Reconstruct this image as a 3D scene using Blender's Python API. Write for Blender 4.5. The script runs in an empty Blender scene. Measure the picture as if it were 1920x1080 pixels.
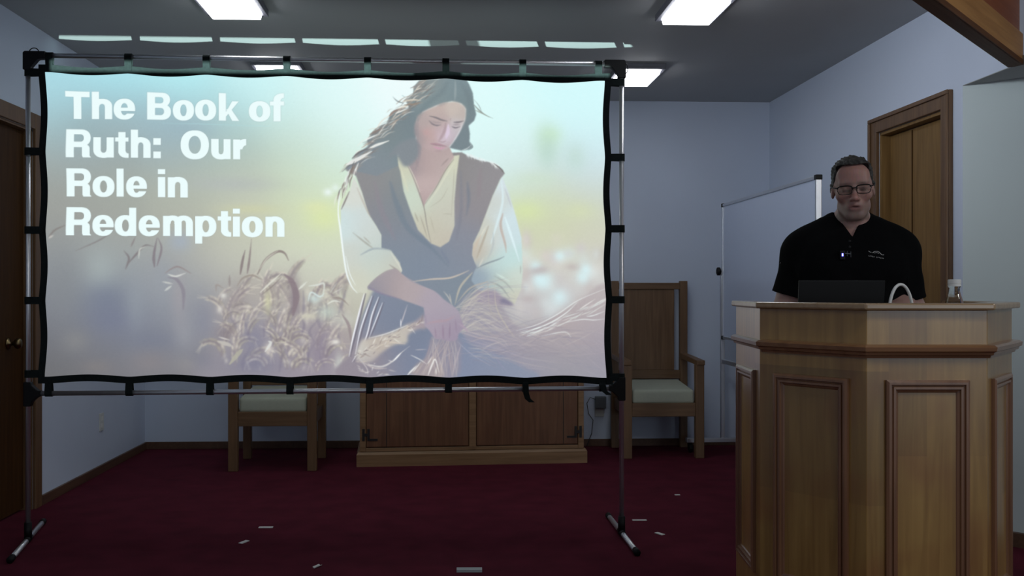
import bpy, bmesh, math, random
import numpy as np
from mathutils import Vector, Matrix
from mathutils.bvhtree import BVHTree

random.seed(7)
SC = bpy.context.scene
COL = SC.collection
PI = math.pi

# ------------------------------------------------------------------ camera
FPX, CX, CY, YAW, CAMH = 1800.0, 911.6, 542.0, math.radians(2.5), 1.2   # focal length and vanishing centre for 1920x1080
cam_data = bpy.data.cameras.new('camera')
cam = bpy.data.objects.new('camera', cam_data)
COL.objects.link(cam)
cam_data.sensor_width = 36.0
cam_data.lens = FPX / 1920 * 36.0
cam_data.shift_x = (960 - CX) / 1920
cam_data.shift_y = (CY - 540) / 1920
cam_data.clip_start = 0.05
cam.location = (0, 0, CAMH)
cam.rotation_euler = (PI / 2, 0, -YAW)
SC.camera = cam

# ------------------------------------------------------------------ view, world, lights
SC.view_settings.view_transform = 'Standard'
SC.view_settings.look = 'None'
SC.view_settings.gamma = 1.0
SC.view_settings.use_curve_mapping = False
EXPOSURE = 0.0
SC.view_settings.exposure = EXPOSURE

LAMP_L = 8.4          # radiance of the ceiling lights
WORLD_L = 0.195        # daylight that comes in from the hall
world = bpy.data.worlds.new('world')
SC.world = world
world.use_nodes = True
wb = world.node_tree.nodes['Background']
wb.inputs[0].default_value = (0.68, 0.80, 1.0, 1)
wb.inputs[1].default_value = WORLD_L

# area lights added for fill and sheen; none of these sources is in view
def area(name, loc, target, size, size_y, power, color):
    d = bpy.data.lights.new(name, 'AREA')
    d.shape = 'RECTANGLE'; d.size = size; d.size_y = size_y
    d.energy = power; d.color = color
    o = bpy.data.objects.new(name, d)
    COL.objects.link(o)
    o.location = loc
    o.rotation_euler = (Vector(target) - Vector(loc)).to_track_quat('-Z', 'Y').to_euler()
    return o
area('lectern_fill', (4.4, -4.0, 1.50), (1.5, 2.6, 1.0), 2.0, 1.5, 26.0, (0.80, 0.90, 1.0))  # added window-sized light, placed so the lectern front picks up a sheen
# added fill lights at ceiling height, out of view, mainly for the lectern
for x_, y_, w_ in ((1.45, 1.55, 7.0), (-1.06, 1.55, 4.5), (1.45, -0.10, 6.0), (-1.06, -0.10, 5.0)):
    area('hall_fill', (x_, y_, 2.57), (x_, y_, 0), 0.26, 0.40, w_, (0.90, 0.95, 1.0))
ww_ = area('wall_fill', (0.60, 3.25, 2.34), (2.5, 5.1, 2.30), 0.34, 0.20, 4.4, (0.86, 0.93, 1.0))  # unseen light added to brighten the upper right wall
ww_.data.spread = math.radians(84)
area('beam_fill', (3.60, 1.20, 2.50), (2.4, 3.7, 2.1), 0.30, 0.30, 12.0, (1.0, 0.97, 0.92))  # unseen light added for the beam face and the splayed wall

# the projector below the camera: its top rows pass between the screen and its top tube and land on the ceiling
PROJ = Vector((-0.39, 0.69, 0.765))
PROJ_POWER = 5200.0

# ------------------------------------------------------------------ pixel rays to real places
RGT = Vector((math.cos(YAW), -math.sin(YAW), 0))
FWD = Vector((math.sin(YAW), math.cos(YAW), 0))
ORG = Vector((0, 0, CAMH))
def ray(px, py):
    return FWD + RGT * ((px - CX) / FPX) + Vector((0, 0, (CY - py) / FPX))
def at_depth(px, py, d): return ORG + ray(px, py) * d
def on_z(px, py, z): r = ray(px, py); return ORG + r * ((z - CAMH) / r.z)
def on_y(px, py, y): r = ray(px, py); return ORG + r * (y / r.y)
def on_x(px, py, x): r = ray(px, py); return ORG + r * (x / r.x)
def on_plane(px, py, p0, n):
    r = ray(px, py); return ORG + r * ((p0 - ORG).dot(n) / r.dot(n))

# ------------------------------------------------------------------ materials
def lin(c):
    return tuple(((v / 255) / 12.92 if v / 255 <= 0.04045 else ((v / 255 + 0.055) / 1.055) ** 2.4) for v in c)
def new_mat(name):
    m = bpy.data.materials.new(name); m.use_nodes = True
    return m, m.node_tree, m.node_tree.nodes['Principled BSDF']
def plain(name, col, rough=0.6, metal=0.0, spec=0.5, noise=0.06, scale=30.0, bump=0.0, bscale=200.0, **kw):
    """a flat colour with a little mottling"""
    m, nt, b = new_mat(name)
    b.inputs['Roughness'].default_value = rough
    b.inputs['Metallic'].default_value = metal
    b.inputs['Specular IOR Level'].default_value = spec
    tc = nt.nodes.new('ShaderNodeTexCoord')
    nz = nt.nodes.new('ShaderNodeTexNoise'); nz.inputs['Scale'].default_value = scale; nz.inputs['Detail'].default_value = 4
    nt.links.new(tc.outputs['Object'], nz.inputs['Vector'])
    mx = nt.nodes.new('ShaderNodeMix'); mx.data_type = 'RGBA'
    mx.inputs['A'].default_value = (*[max(0, v * (1 - noise * 2)) for v in col], 1)
    mx.inputs['B'].default_value = (*[min(1, v * (1 + noise * 2)) for v in col], 1)
    nt.links.new(nz.outputs['Fac'], mx.inputs['Factor'])
    nt.links.new(mx.outputs['Result'], b.inputs['Base Color'])
    if bump:
        n2 = nt.nodes.new('ShaderNodeTexNoise'); n2.inputs['Scale'].default_value = bscale; n2.inputs['Detail'].default_value = 3
        nt.links.new(tc.outputs['Object'], n2.inputs['Vector'])
        bp = nt.nodes.new('ShaderNodeBump'); bp.inputs['Strength'].default_value = bump; bp.inputs['Distance'].default_value = 0.004
        nt.links.new(n2.outputs['Fac'], bp.inputs['Height'])
        nt.links.new(bp.outputs['Normal'], b.inputs['Normal'])
    for k, v in kw.items():
        b.inputs[k].default_value = v
    return m
def wood(name, dark, light, axis='Z', rough=0.4, coat=0.0, blotch=0.0, blotch_col=(0.2, 0.05, 0.01), veneer=0.0, scale=1.0, spec=0.5):
    m, nt, b = new_mat(name)
    N, L = nt.nodes, nt.links
    b.inputs['Roughness'].default_value = rough
    b.inputs['Coat Weight'].default_value = coat
    b.inputs['Coat Roughness'].default_value = 0.28
    b.inputs['Specular IOR Level'].default_value = spec
    tc = N.new('ShaderNodeTexCoord')
    mp = N.new('ShaderNodeMapping')
    s = {'X': (0.8, 14, 14), 'Y': (14, 0.8, 14), 'Z': (14, 14, 0.8)}[axis]
    mp.inputs['Scale'].default_value = [v * scale for v in s]
    L.new(tc.outputs['Object'], mp.inputs['Vector'])
    n1 = N.new('ShaderNodeTexNoise'); n1.inputs['Scale'].default_value = 3.0; n1.inputs['Detail'].default_value = 6; n1.inputs['Distortion'].default_value = 0.6
    L.new(mp.outputs['Vector'], n1.inputs['Vector'])
    cr = N.new('ShaderNodeValToRGB')
    cr.color_ramp.elements[0].position = 0.30; cr.color_ramp.elements[0].color = (*dark, 1)
    cr.color_ramp.elements[1].position = 0.72; cr.color_ramp.elements[1].color = (*light, 1)
    L.new(n1.outputs['Fac'], cr.inputs['Fac'])
    out = cr.outputs['Color']
    if veneer:
        br = N.new('ShaderNodeTexBrick')
        br.inputs['Scale'].default_value = 1.0
        br.inputs['Mortar Size'].default_value = 0.0
        br.offset = 0.37; br.inputs['Brick Width'].default_value = 0.37; br.inputs['Row Height'].default_value = 0.105
        br.inputs['Color1'].default_value = (1, 1, 1, 1); br.inputs['Color2'].default_value = (1 - veneer, 1 - veneer, 1 - veneer, 1)
        rot = N.new('ShaderNodeMapping'); rot.inputs['Rotation'].default_value = (PI / 2, PI / 2, 0)
        cx = N.new('ShaderNodeSeparateXYZ'); L.new(tc.outputs['Object'], cx.inputs[0])
        ad = N.new('ShaderNodeMath'); ad.operation = 'MULTIPLY_ADD'; ad.inputs[1].default_value = 0.8
        L.new(cx.outputs['Y'], ad.inputs[0]); L.new(cx.outputs['X'], ad.inputs[2])
        cb = N.new('ShaderNodeCombineXYZ')
        L.new(cx.outputs['Z'], cb.inputs['X']); L.new(ad.outputs[0], cb.inputs['Y'])
        L.new(cb.outputs[0], br.inputs['Vector'])
        mu = N.new('ShaderNodeMix'); mu.data_type = 'RGBA'; mu.blend_type = 'MULTIPLY'; mu.inputs['Factor'].default_value = 1.0
        L.new(out, mu.inputs['A']); L.new(br.outputs['Color'], mu.inputs['B'])
        out = mu.outputs['Result']
    if blotch:
        n2 = N.new('ShaderNodeTexNoise'); n2.inputs['Scale'].default_value = 5.0; n2.inputs['Detail'].default_value = 2
        L.new(tc.outputs['Object'], n2.inputs['Vector'])
        c2 = N.new('ShaderNodeValToRGB')
        c2.color_ramp.elements[0].position = 0.48; c2.color_ramp.elements[0].color = (0, 0, 0, 1)
        c2.color_ramp.elements[1].position = 0.75; c2.color_ramp.elements[1].color = (blotch, blotch, blotch, 1)
        L.new(n2.outputs['Fac'], c2.inputs['Fac'])
        mb = N.new('ShaderNodeMix'); mb.data_type = 'RGBA'
        L.new(c2.outputs['Color'], mb.inputs['Factor']); L.new(out, mb.inputs['A']); mb.inputs['B'].default_value = (*blotch_col, 1)
        out = mb.outputs['Result']
    L.new(out, b.inputs['Base Color'])
    bp = N.new('ShaderNodeBump'); bp.inputs['Strength'].default_value = 0.06; bp.inputs['Distance'].default_value = 0.002
    L.new(n1.outputs['Fac'], bp.inputs['Height']); L.new(bp.outputs['Normal'], b.inputs['Normal'])
    return m
def glow(name, col, strength):
    m, nt, b = new_mat(name)
    b.inputs['Base Color'].default_value = (0.8, 0.8, 0.8, 1)
    b.inputs['Emission Color'].default_value = (*col, 1)
    b.inputs['Emission Strength'].default_value = strength
    return m

M = {}
M['wall'] = plain('wall_paint', (0.60, 0.665, 0.80), 0.75, noise=0.015, scale=3, bump=0.05, bscale=120)
M['wall_green'] = plain('hall_wall_paint', (0.55, 0.62, 0.62), 0.75, noise=0.015, scale=3, bump=0.05, bscale=120)
M['ceiling'] = plain('ceiling_paint', (0.385, 0.395, 0.40), 0.7, noise=0.03, scale=2, bump=0.05, bscale=90)
M['carpet'] = plain('red_carpet', (0.090, 0.012, 0.024), 0.95, spec=0.1, noise=0.22, scale=6, bump=0.5, bscale=420)
M['trim'] = wood('brown_trim', (0.105, 0.054, 0.024), (0.17, 0.092, 0.044), 'Z', 0.45)
M['trim_h'] = wood('brown_baseboard', (0.075, 0.035, 0.020), (0.12, 0.060, 0.034), 'Y', 0.5)
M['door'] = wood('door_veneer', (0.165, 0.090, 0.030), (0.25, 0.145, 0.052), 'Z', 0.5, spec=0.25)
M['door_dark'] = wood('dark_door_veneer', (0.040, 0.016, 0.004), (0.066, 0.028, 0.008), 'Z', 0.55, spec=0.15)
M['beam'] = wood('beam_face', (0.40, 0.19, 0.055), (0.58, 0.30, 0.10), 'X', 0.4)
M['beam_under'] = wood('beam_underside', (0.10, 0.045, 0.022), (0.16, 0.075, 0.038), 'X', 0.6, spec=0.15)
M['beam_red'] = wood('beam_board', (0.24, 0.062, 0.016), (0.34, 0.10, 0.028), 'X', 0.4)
M['lectern'] = wood('lectern_maple', (0.31, 0.165, 0.038), (0.47, 0.275, 0.075), 'Z', 0.36, coat=1.0, blotch=0.6, blotch_col=(0.24, 0.075, 0.02), veneer=0.3)
M['lectern_trim'] = wood('lectern_moulding', (0.20, 0.092, 0.040), (0.30, 0.15, 0.07), 'X', 0.34, coat=0.8)
M['lectern_trim_v'] = wood('lectern_upright_moulding', (0.175, 0.078, 0.035), (0.27, 0.13, 0.062), 'Z', 0.34, coat=0.8)
M['lectern_top'] = wood('lectern_top_wood', (0.30, 0.19, 0.10), (0.42, 0.29, 0.16), 'X', 0.25, coat=0.6)
M['oak'] = wood('chair_oak', (0.120, 0.062, 0.027), (0.190, 0.105, 0.050), 'Z', 0.45)
M['oak_h'] = wood('chair_oak_rail', (0.120, 0.062, 0.027), (0.190, 0.105, 0.050), 'X', 0.45)
M['cabinet'] = wood('cabinet_oak', (0.125, 0.052, 0.024), (0.205, 0.095, 0.045), 'Z', 0.45, blotch=0.45, blotch_col=(0.13, 0.042, 0.018), veneer=0.12)
M['cabinet_frame'] = wood('cabinet_frame_oak', (0.20, 0.11, 0.05), (0.31, 0.18, 0.09), 'X', 0.42)
M['cushion'] = plain('cushion_fabric', (0.42, 0.44, 0.36), 0.9, spec=0.2, noise=0.04, scale=60, bump=0.2, bscale=500)
M['black'] = plain('black_plastic', (0.006, 0.006, 0.0065), 0.5, spec=0.25)
M['black_cloth'] = plain('black_webbing', (0.0145, 0.0195, 0.0195), 0.9, spec=0.1, noise=0.2, scale=80, bump=0.2, bscale=600)
M['steel'] = plain('steel_tube', (0.78, 0.79, 0.82), 0.34, metal=0.88, noise=0.03)
M['alu'] = plain('aluminium', (0.66, 0.68, 0.72), 0.4, metal=1.0, noise=0.02)
M['iron'] = plain('black_iron', (0.010, 0.009, 0.009), 0.5)
M['brass'] = plain('dark_brass', (0.22, 0.16, 0.08), 0.3, metal=1.0)
M['whiteboard'] = plain('whiteboard_enamel', (0.50, 0.57, 0.74), 0.22, noise=0.01)
M['white_plastic'] = plain('white_plastic', (0.78, 0.78, 0.76), 0.4, noise=0.02)
M['grey_plastic'] = plain('grey_plastic', (0.10, 0.11, 0.12), 0.5)
M['plate'] = plain('ivory_plate', (0.62, 0.63, 0.62), 0.4, noise=0.02)
M['paper'] = plain('paper_scrap', (0.72, 0.72, 0.70), 0.8, noise=0.02)
M['grey_card'] = plain('grey_card', (0.42, 0.45, 0.46), 0.8, noise=0.03)
M['fixture'] = plain('lamp_housing', (0.16, 0.16, 0.19), 0.4)
M['lamp'] = glow('lamp_lens', (0.93, 0.95, 1.0), LAMP_L)
M['led'] = glow('blue_led_halo', (0.025, 0.02, 1.0), 1.6)

# ------------------------------------------------------------------ mesh helpers
class MB:
    """collects shapes into one bmesh"""
    def __init__(s): s.b = bmesh.new()
    def poly_prism(s, pts, z0, z1):
        lo = [s.b.verts.new((p[0], p[1], z0)) for p in pts]
        hi = [s.b.verts.new((p[0], p[1], z1)) for p in pts]
        n = len(pts)
        s.b.faces.new(lo[::-1]); s.b.faces.new(hi)
        for i in range(n): s.b.faces.new((lo[i], lo[(i + 1) % n], hi[(i + 1) % n], hi[i]))
        return s
    def box(s, x0, x1, y0, y1, z0, z1, bev=0.0, mat=None):
        vs = [Vector((x, y, z)) for z in (z0, z1) for y in (y0, y1) for x in (x0, x1)]
        return s.hexa(vs, bev, mat)
    def hexa(s, vs, bev=0.0, mat=None, seg=2):
        if mat is not None: vs = [mat @ Vector(v) for v in vs]
        v = [s.b.verts.new(p) for p in vs]
        fs = [s.b.faces.new([v[i] for i in f]) for f in ((0, 2, 3, 1), (4, 5, 7, 6), (0, 1, 5, 4), (2, 6, 7, 3), (0, 4, 6, 2), (1, 3, 7, 5))]
        if bev:
            es = list({e for f in fs for e in f.edges})
            bmesh.ops.bevel(s.b, geom=es, offset=bev, segments=seg, profile=0.6, affect='EDGES')
        return s
    def bar(s, a, b, w, h, up=(0, 0, 1), bev=0.0):
        """box from a to b, w across, h along up"""
        a, b = Vector(a), Vector(b)
        d = (b - a).normalized(); side = d.cross(Vector(up)).normalized(); u = side.cross(d).normalized()
        vs = [p + side * (i * w / 2) + u * (j * h / 2) for j in (-1, 1) for p in (a, b) for i in (-1, 1)]
        return s.hexa(vs, bev)
    def tube(s, pts, r, n=12, caps=True):
        pts = [Vector(p) for p in pts]
        rs = r if isinstance(r, (list, tuple)) else [r] * len(pts)
        rings = []
        t0 = (pts[1] - pts[0]).normalized()
        ref = Vector((0, 0, 1)) if abs(t0.z) < 0.9 else Vector((1, 0, 0))
        u = t0.cross(ref).normalized()
        for i, p in enumerate(pts):
            if i == 0: t = pts[1] - pts[0]
            elif i == len(pts) - 1: t = pts[-1] - pts[-2]
            else: t = (pts[i + 1] - p).normalized() + (p - pts[i - 1]).normalized()
            t.normalize()
            u = (u - t * u.dot(t)).normalized(); w = t.cross(u)
            rings.append([s.b.verts.new(p + (u * math.cos(2 * PI * k / n) + w * math.sin(2 * PI * k / n)) * rs[i]) for k in range(n)])
        for A, B in zip(rings, rings[1:]):
            for k in range(n): s.b.faces.new((A[k], A[(k + 1) % n], B[(k + 1) % n], B[k]))
        if caps:
            s.b.faces.new(rings[0][::-1]); s.b.faces.new(rings[-1])
        return s
    def lathe(s, prof, c=(0, 0, 0), n=24, axis='Z'):
        c = Vector(c); rings = []
        for r, h in prof:
            ring = []
            for k in range(n):
                a = 2 * PI * k / n; q = (r * math.cos(a), r * math.sin(a), h)
                if axis == 'X': q = (q[2], q[0], q[1])
                if axis == 'Y': q = (q[0], q[2], q[1])
                ring.append(s.b.verts.new(c + Vector(q)))
            rings.append(ring)
        for A, B in zip(rings, rings[1:]):
            for k in range(n): s.b.faces.new((A[k], A[(k + 1) % n], B[(k + 1) % n], B[k]))
        s.b.faces.new(rings[0][::-1]); s.b.faces.new(rings[-1])
        return s
    def sweep(s, path, prof, closed=False):
        """profile (out, up) swept along a plan polyline (x, y) with mitred corners; out = to the right of travel"""
        P = [Vector((p[0], p[1])) for p in path]; n = len(P); rings = []
        for i in range(n):
            a = P[i] - P[i - 1] if (i > 0 or closed) else P[1] - P[0]
            b = P[(i + 1) % n] - P[i] if (i < n - 1 or closed) else P[-1] - P[-2]
            a.normalize(); b.normalize()
            na, nb = Vector((a.y, -a.x)), Vector((b.y, -b.x))
            m = (na + nb); m = m / max(1e-6, m.dot(na)) if m.length > 1e-6 else na
            rings.append([s.b.verts.new((P[i].x + m.x * o, P[i].y + m.y * o, u)) for o, u in prof])
        k = len(prof)
        for i in range(n if closed else n - 1):
            A, B = rings[i], rings[(i + 1) % n]
            for j in range(k): s.b.faces.new((A[j], B[j], B[(j + 1) % k], A[(j + 1) % k]))
        if not closed:
            s.b.faces.new(rings[0]); s.b.faces.new(rings[-1][::-1])
        return s
    def build(s, name, mat, parent=None, smooth=False, bevel=0.0):
        bmesh.ops.recalc_face_normals(s.b, faces=s.b.faces[:])
        me = bpy.data.meshes.new(name); s.b.to_mesh(me); s.b.free()
        return link(name, me, mat, parent, smooth, bevel)
def link(name, me, mat, parent=None, smooth=False, bevel=0.0):
    o = bpy.data.objects.new(name, me); COL.objects.link(o)
    me.materials.append(M[mat] if isinstance(mat, str) else mat)
    if smooth: me.polygons.foreach_set('use_smooth', [True] * len(me.polygons))
    if parent is not None: o.parent = parent
    if bevel:
        bv = o.modifiers.new('bevel', 'BEVEL'); bv.width = bevel; bv.segments = 2; bv.limit_method = 'ANGLE'
    return o
def tag(o, label, cat, group=None):
    o['label'] = label; o['category'] = cat
    if group: o['group'] = group
    return o
def thing(name, label, cat, loc=(0, 0, 0), rz=0.0, group=None):
    o = bpy.data.objects.new(name, None); COL.objects.link(o)
    o.empty_display_size = 0.1
    o.location = loc; o.rotation_euler = (0, 0, rz)
    return tag(o, label, cat, group)
def struct(o):
    o['kind'] = 'structure'; return o
def dup(root, loc, rz, label):
    r = root.copy(); COL.objects.link(r); r.location = loc; r.rotation_euler = (0, 0, rz); r['label'] = label
    for ch in list(root.children):
        c = ch.copy(); COL.objects.link(c); c.parent = r
        for g in list(ch.children):
            d = g.copy(); COL.objects.link(d); d.parent = c
    return r

# ================================================================== the room
H, BY, XL, XR, CORNER = 2.64, 7.30, -2.24, 2.506, 4.54
SOF = 2.186
struct(MB().box(XL - 0.3, 6.0, -3.0, BY + 0.2, -0.12, 0).build('floor', 'carpet'))
struct(MB().box(XL - 0.2, 6.0, -3.0, BY + 0.2, H, H + 0.12).build('ceiling', 'ceiling'))
struct(MB().box(XL - 0.2, XR + 0.2, BY, BY + 0.15, 0, H).build('wall_back', 'wall'))
# left wall with its door opening
LD0, LD1, LDZ = 4.48, 5.33, 2.07
struct(MB().box(XL - 0.15, XL, LD1, BY, 0, H).box(XL - 0.15, XL, -3.0, LD0, 0, H).box(XL - 0.15, XL, LD0, LD1, LDZ, H).build('wall_left', 'wall'))
# right wall with its door opening; above the recess it carries on as a header
RD0, RD1, RDZ = 4.71, 5.43, 2.10
struct(MB().box(XR, XR + 0.15, RD1, BY, 0, H).box(XR, XR + 0.15, CORNER, RD0, 0, H).box(XR, XR + 0.15, RD0, RD1, RDZ, H)
       .box(XR, XR + 0.15, CORNER - 0.37, CORNER, SOF, H).build('wall_right', 'wall'))
# the splayed wall that leads from the platform out into the hall, and the soffit above it
sp = MB()
sp.poly_prism([(XR, CORNER), (XR + 0.05, CORNER + 0.15), (XR + 2.45, CORNER - 2.3), (XR + 2.3, CORNER - 2.3)], 0, SOF)
struct(sp.build('wall_front_right', 'wall_green'))
so = MB(); so.poly_prism([(XR + 0.001, CORNER - 0.001), (XR + 2.3, CORNER - 2.3), (XR + 0.75, CORNER - 2.3), (XR + 0.001, CORNER - 0.36)], SOF - 0.003, SOF + 0.04)
struct(so.build('soffit', 'ceiling'))
# baseboards
BBH = 0.055
struct(MB().box(XL, XR, BY - 0.015, BY, 0, BBH).build('baseboard_back', 'trim_h', bevel=0.003))
struct(MB().box(XL, XL + 0.015, LD1 + 0.10, BY - 0.015, 0, BBH).box(XL, XL + 0.015, -3, LD0 - 0.10, 0, BBH).build('baseboard_left', 'trim_h', bevel=0.003))
struct(MB().box(XR - 0.015, XR, RD1 + 0.12, BY - 0.015, 0, BBH).build('baseboard_right', 'trim_h', bevel=0.003))
bs = MB(); bs.bar((XR + 0.02, CORNER - 0.04, BBH / 2 + 0.005), (XR + 2.25, CORNER - 2.27, BBH / 2 + 0.005), 0.03, BBH + 0.01)
struct(bs.build('baseboard_front_right', 'trim_h'))

def casing(x, side, y0, y1, z1, w, t, name, mat):
    """three boards round an opening; side = +1 when the room lies towards +x"""
    a, b = (x, x + side * t) if side > 0 else (x + side * t, x)
    return MB().box(a, b, y0 - w, y0, 0, z1 + w).box(a, b, y1, y1 + w, 0, z1 + w).box(a, b, y0, y1, z1, z1 + w)
# left door
d1 = thing('door_1', 'dark wooden door in brown frame on the left wall, partly behind the screen', 'door', (0, 0, 0))
d1['kind'] = 'structure'
casing(XL, 1, LD0, LD1, LDZ, 0.085, 0.018, 'c', 'trim').build('door_frame', 'trim', d1, bevel=0.004)
MB().box(XL - 0.10, XL, LD0, LD0 + 0.014, 0, LDZ).box(XL - 0.10, XL, LD1 - 0.014, LD1, 0, LDZ).box(XL - 0.10, XL, LD0, LD1, LDZ - 0.014, LDZ).build('door_jamb', 'trim', d1)
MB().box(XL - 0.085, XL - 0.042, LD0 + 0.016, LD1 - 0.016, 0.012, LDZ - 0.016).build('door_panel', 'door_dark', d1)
kb = MB().lathe([(0.030, 0), (0.030, 0.006), (0.011, 0.010), (0.011, 0.032), (0.024, 0.040), (0.029, 0.052), (0.025, 0.064), (0.010, 0.070)], (XL - 0.042, 5.13, 0.915), 20, 'X')
kb.build('door_knob', 'brass', d1, smooth=True)
# right door
d2 = thing('door_2', 'brown wooden door in a moulded frame on the right wall behind the man', 'door', (0, 0, 0))
d2['kind'] = 'structure'
CW = 0.085
cz = casing(XR, -1, RD0, RD1, RDZ, CW, 0.022, 'c', 'trim')
cz.box(XR - 0.034, XR - 0.022, RD0 - CW, RD0 - CW + 0.022, 0, RDZ + CW - 0.022).box(XR - 0.034, XR - 0.022, RD1 + CW - 0.022, RD1 + CW, 0, RDZ + CW - 0.022).box(XR - 0.034, XR - 0.022, RD0 - CW, RD1 + CW, RDZ + CW - 0.022, RDZ + CW)
cz.build('door_frame', 'trim', d2, bevel=0.004)
MB().box(XR, XR + 0.09, RD0 - 0.0, RD0 + 0.018, 0, RDZ).box(XR, XR + 0.09, RD1 - 0.018, RD1, 0, RDZ).box(XR, XR + 0.09, RD0, RD1, RDZ - 0.018, RDZ).build('door_jamb', 'door', d2, bevel=0.003)
MB().box(XR + 0.055, XR + 0.095, RD0 + 0.02, RD1 - 0.02, 0.012, RDZ - 0.022).build('door_panel', 'door', d2)
MB().box(XR + 0.050, XR + 0.056, RD1 - 0.285, RD1 - 0.280, 0.02, RDZ - 0.03).box(XR + 0.050, XR + 0.056, RD1 - 0.62, RD1 - 0.612, 0.02, RDZ - 0.03).build('door_bead', 'door_dark', d2)

# header beam of dark-stained wood over the front edge of the platform
BD = Vector((-math.sin(math.radians(43.6)), -math.cos(math.radians(43.6)), 0)); BN = Vector((1, -1, 0)).normalized()
b0 = Vector((XR - 0.002, 4.165, 0)); L_ = 2.6
def beam_piece(o0, o1, z0, z1, name, mat, parent, cut=0.0):
    # built along its own x axis so that the grain runs along it
    m = MB().box(0, L_, -o1, -o0, z0, z1)
    o = m.build(name, mat, parent, bevel=0.004)
    return o
beam = thing('trim_1', 'stained wooden header beam running across the upper right corner', 'beam', b0, math.atan2(BD.y, BD.x))
beam['kind'] = 'structure'
def bp(o0, o1, z0, z1, name, mat):
    MB().box(0.0, L_, min(o0, o1), max(o0, o1), z0, z1).build(name, mat, beam, bevel=0.004)
# local +y of the beam is 90 degrees left of its travel = towards the hall side (BN)
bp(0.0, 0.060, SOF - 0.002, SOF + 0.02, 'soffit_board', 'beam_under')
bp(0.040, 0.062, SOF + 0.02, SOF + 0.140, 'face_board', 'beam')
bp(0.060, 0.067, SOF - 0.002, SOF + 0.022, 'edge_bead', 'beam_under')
bp(0.015, 0.048, SOF + 0.02, H + 0.0, 'upper_board', 'beam_red')

# ceiling lights: one is built, three are copied
FX, FY = (-1.060, 1.260), (4.772, 6.295)
def make_light(loc, label):
    t = thing('ceiling_light', label, 'ceiling light', loc, 0, 'square-cornered ceiling lights over the platform')
    f = MB()
    f.box(-0.155, 0.155, -0.225, 0.225, -0.022, 0)
    for (x0, x1, y0, y1) in ((-0.155, -0.132, -0.225, 0.225), (0.132, 0.155, -0.225, 0.225), (-0.132, 0.132, -0.225, -0.203), (-0.132, 0.132, 0.203, 0.225)):
        f.box(x0, x1, y0, y1, -0.036, -0.022)
    f.build('housing', 'fixture', t, bevel=0.003)
    l = MB().hexa([(-0.122, -0.192, -0.062), (0.122, -0.192, -0.062), (-0.122, 0.192, -0.062), (0.122, 0.192, -0.062),
                   (-0.129, -0.199, -0.022), (0.129, -0.199, -0.022), (-0.129, 0.199, -0.022), (0.129, 0.199, -0.022)], 0.006)
    l.build('lens', 'lamp', t)
    return t
lt = make_light((FX[0], FY[0], H), 'lit ceiling light at the upper left, nearest on that side')
dup(lt, (FX[1], FY[0], H), 0, 'lit ceiling light at the top right of centre, left of the beam')
dup(lt, (FX[1], FY[1], H), 0, 'lit ceiling light seen just above the right end of the screen')
dup(lt, (FX[0], FY[1], H), 0, 'lit ceiling light mostly hidden behind the top edge of the screen')

# ================================================================== wall plates
t = thing('wall_plate', 'tall narrow ivory outlet plate low on the left wall', 'outlet', (XL, 6.372, 0.332))
MB().box(0, 0.007, -0.036, 0.036, -0.058, 0.058, 0.002).build('plate', 'plate', t)
MB().box(0.007, 0.010, -0.016, 0.016, 0.010, 0.038, 0.001).box(0.007, 0.010, -0.016, 0.016, -0.038, -0.010, 0.001).build('socket', 'white_plastic', t)
t = thing('power_outlet', 'outlet on back wall with dark adapter plugged in beside the right chair', 'outlet', (1.185, BY, 0.300))
MB().box(-0.036, 0.036, -0.006, 0, -0.075, 0.045, 0.002).build('plate', 'plate', t)
MB().box(-0.036, 0.046, -0.050, -0.006, -0.008, 0.082, 0.006).build('adapter', 'grey_plastic', t)
MB().tube([(-0.035, -0.03, 0.06), (-0.075, -0.03, 0.075), (-0.10, -0.03, 0.03), (-0.085, -0.02, -0.05), (-0.05, -0.015, -0.10), (-0.06, -0.012, -0.2), (-0.10, -0.02, -0.296)], 0.003, 8).build('cord', 'grey_plastic', t, smooth=True)

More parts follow.
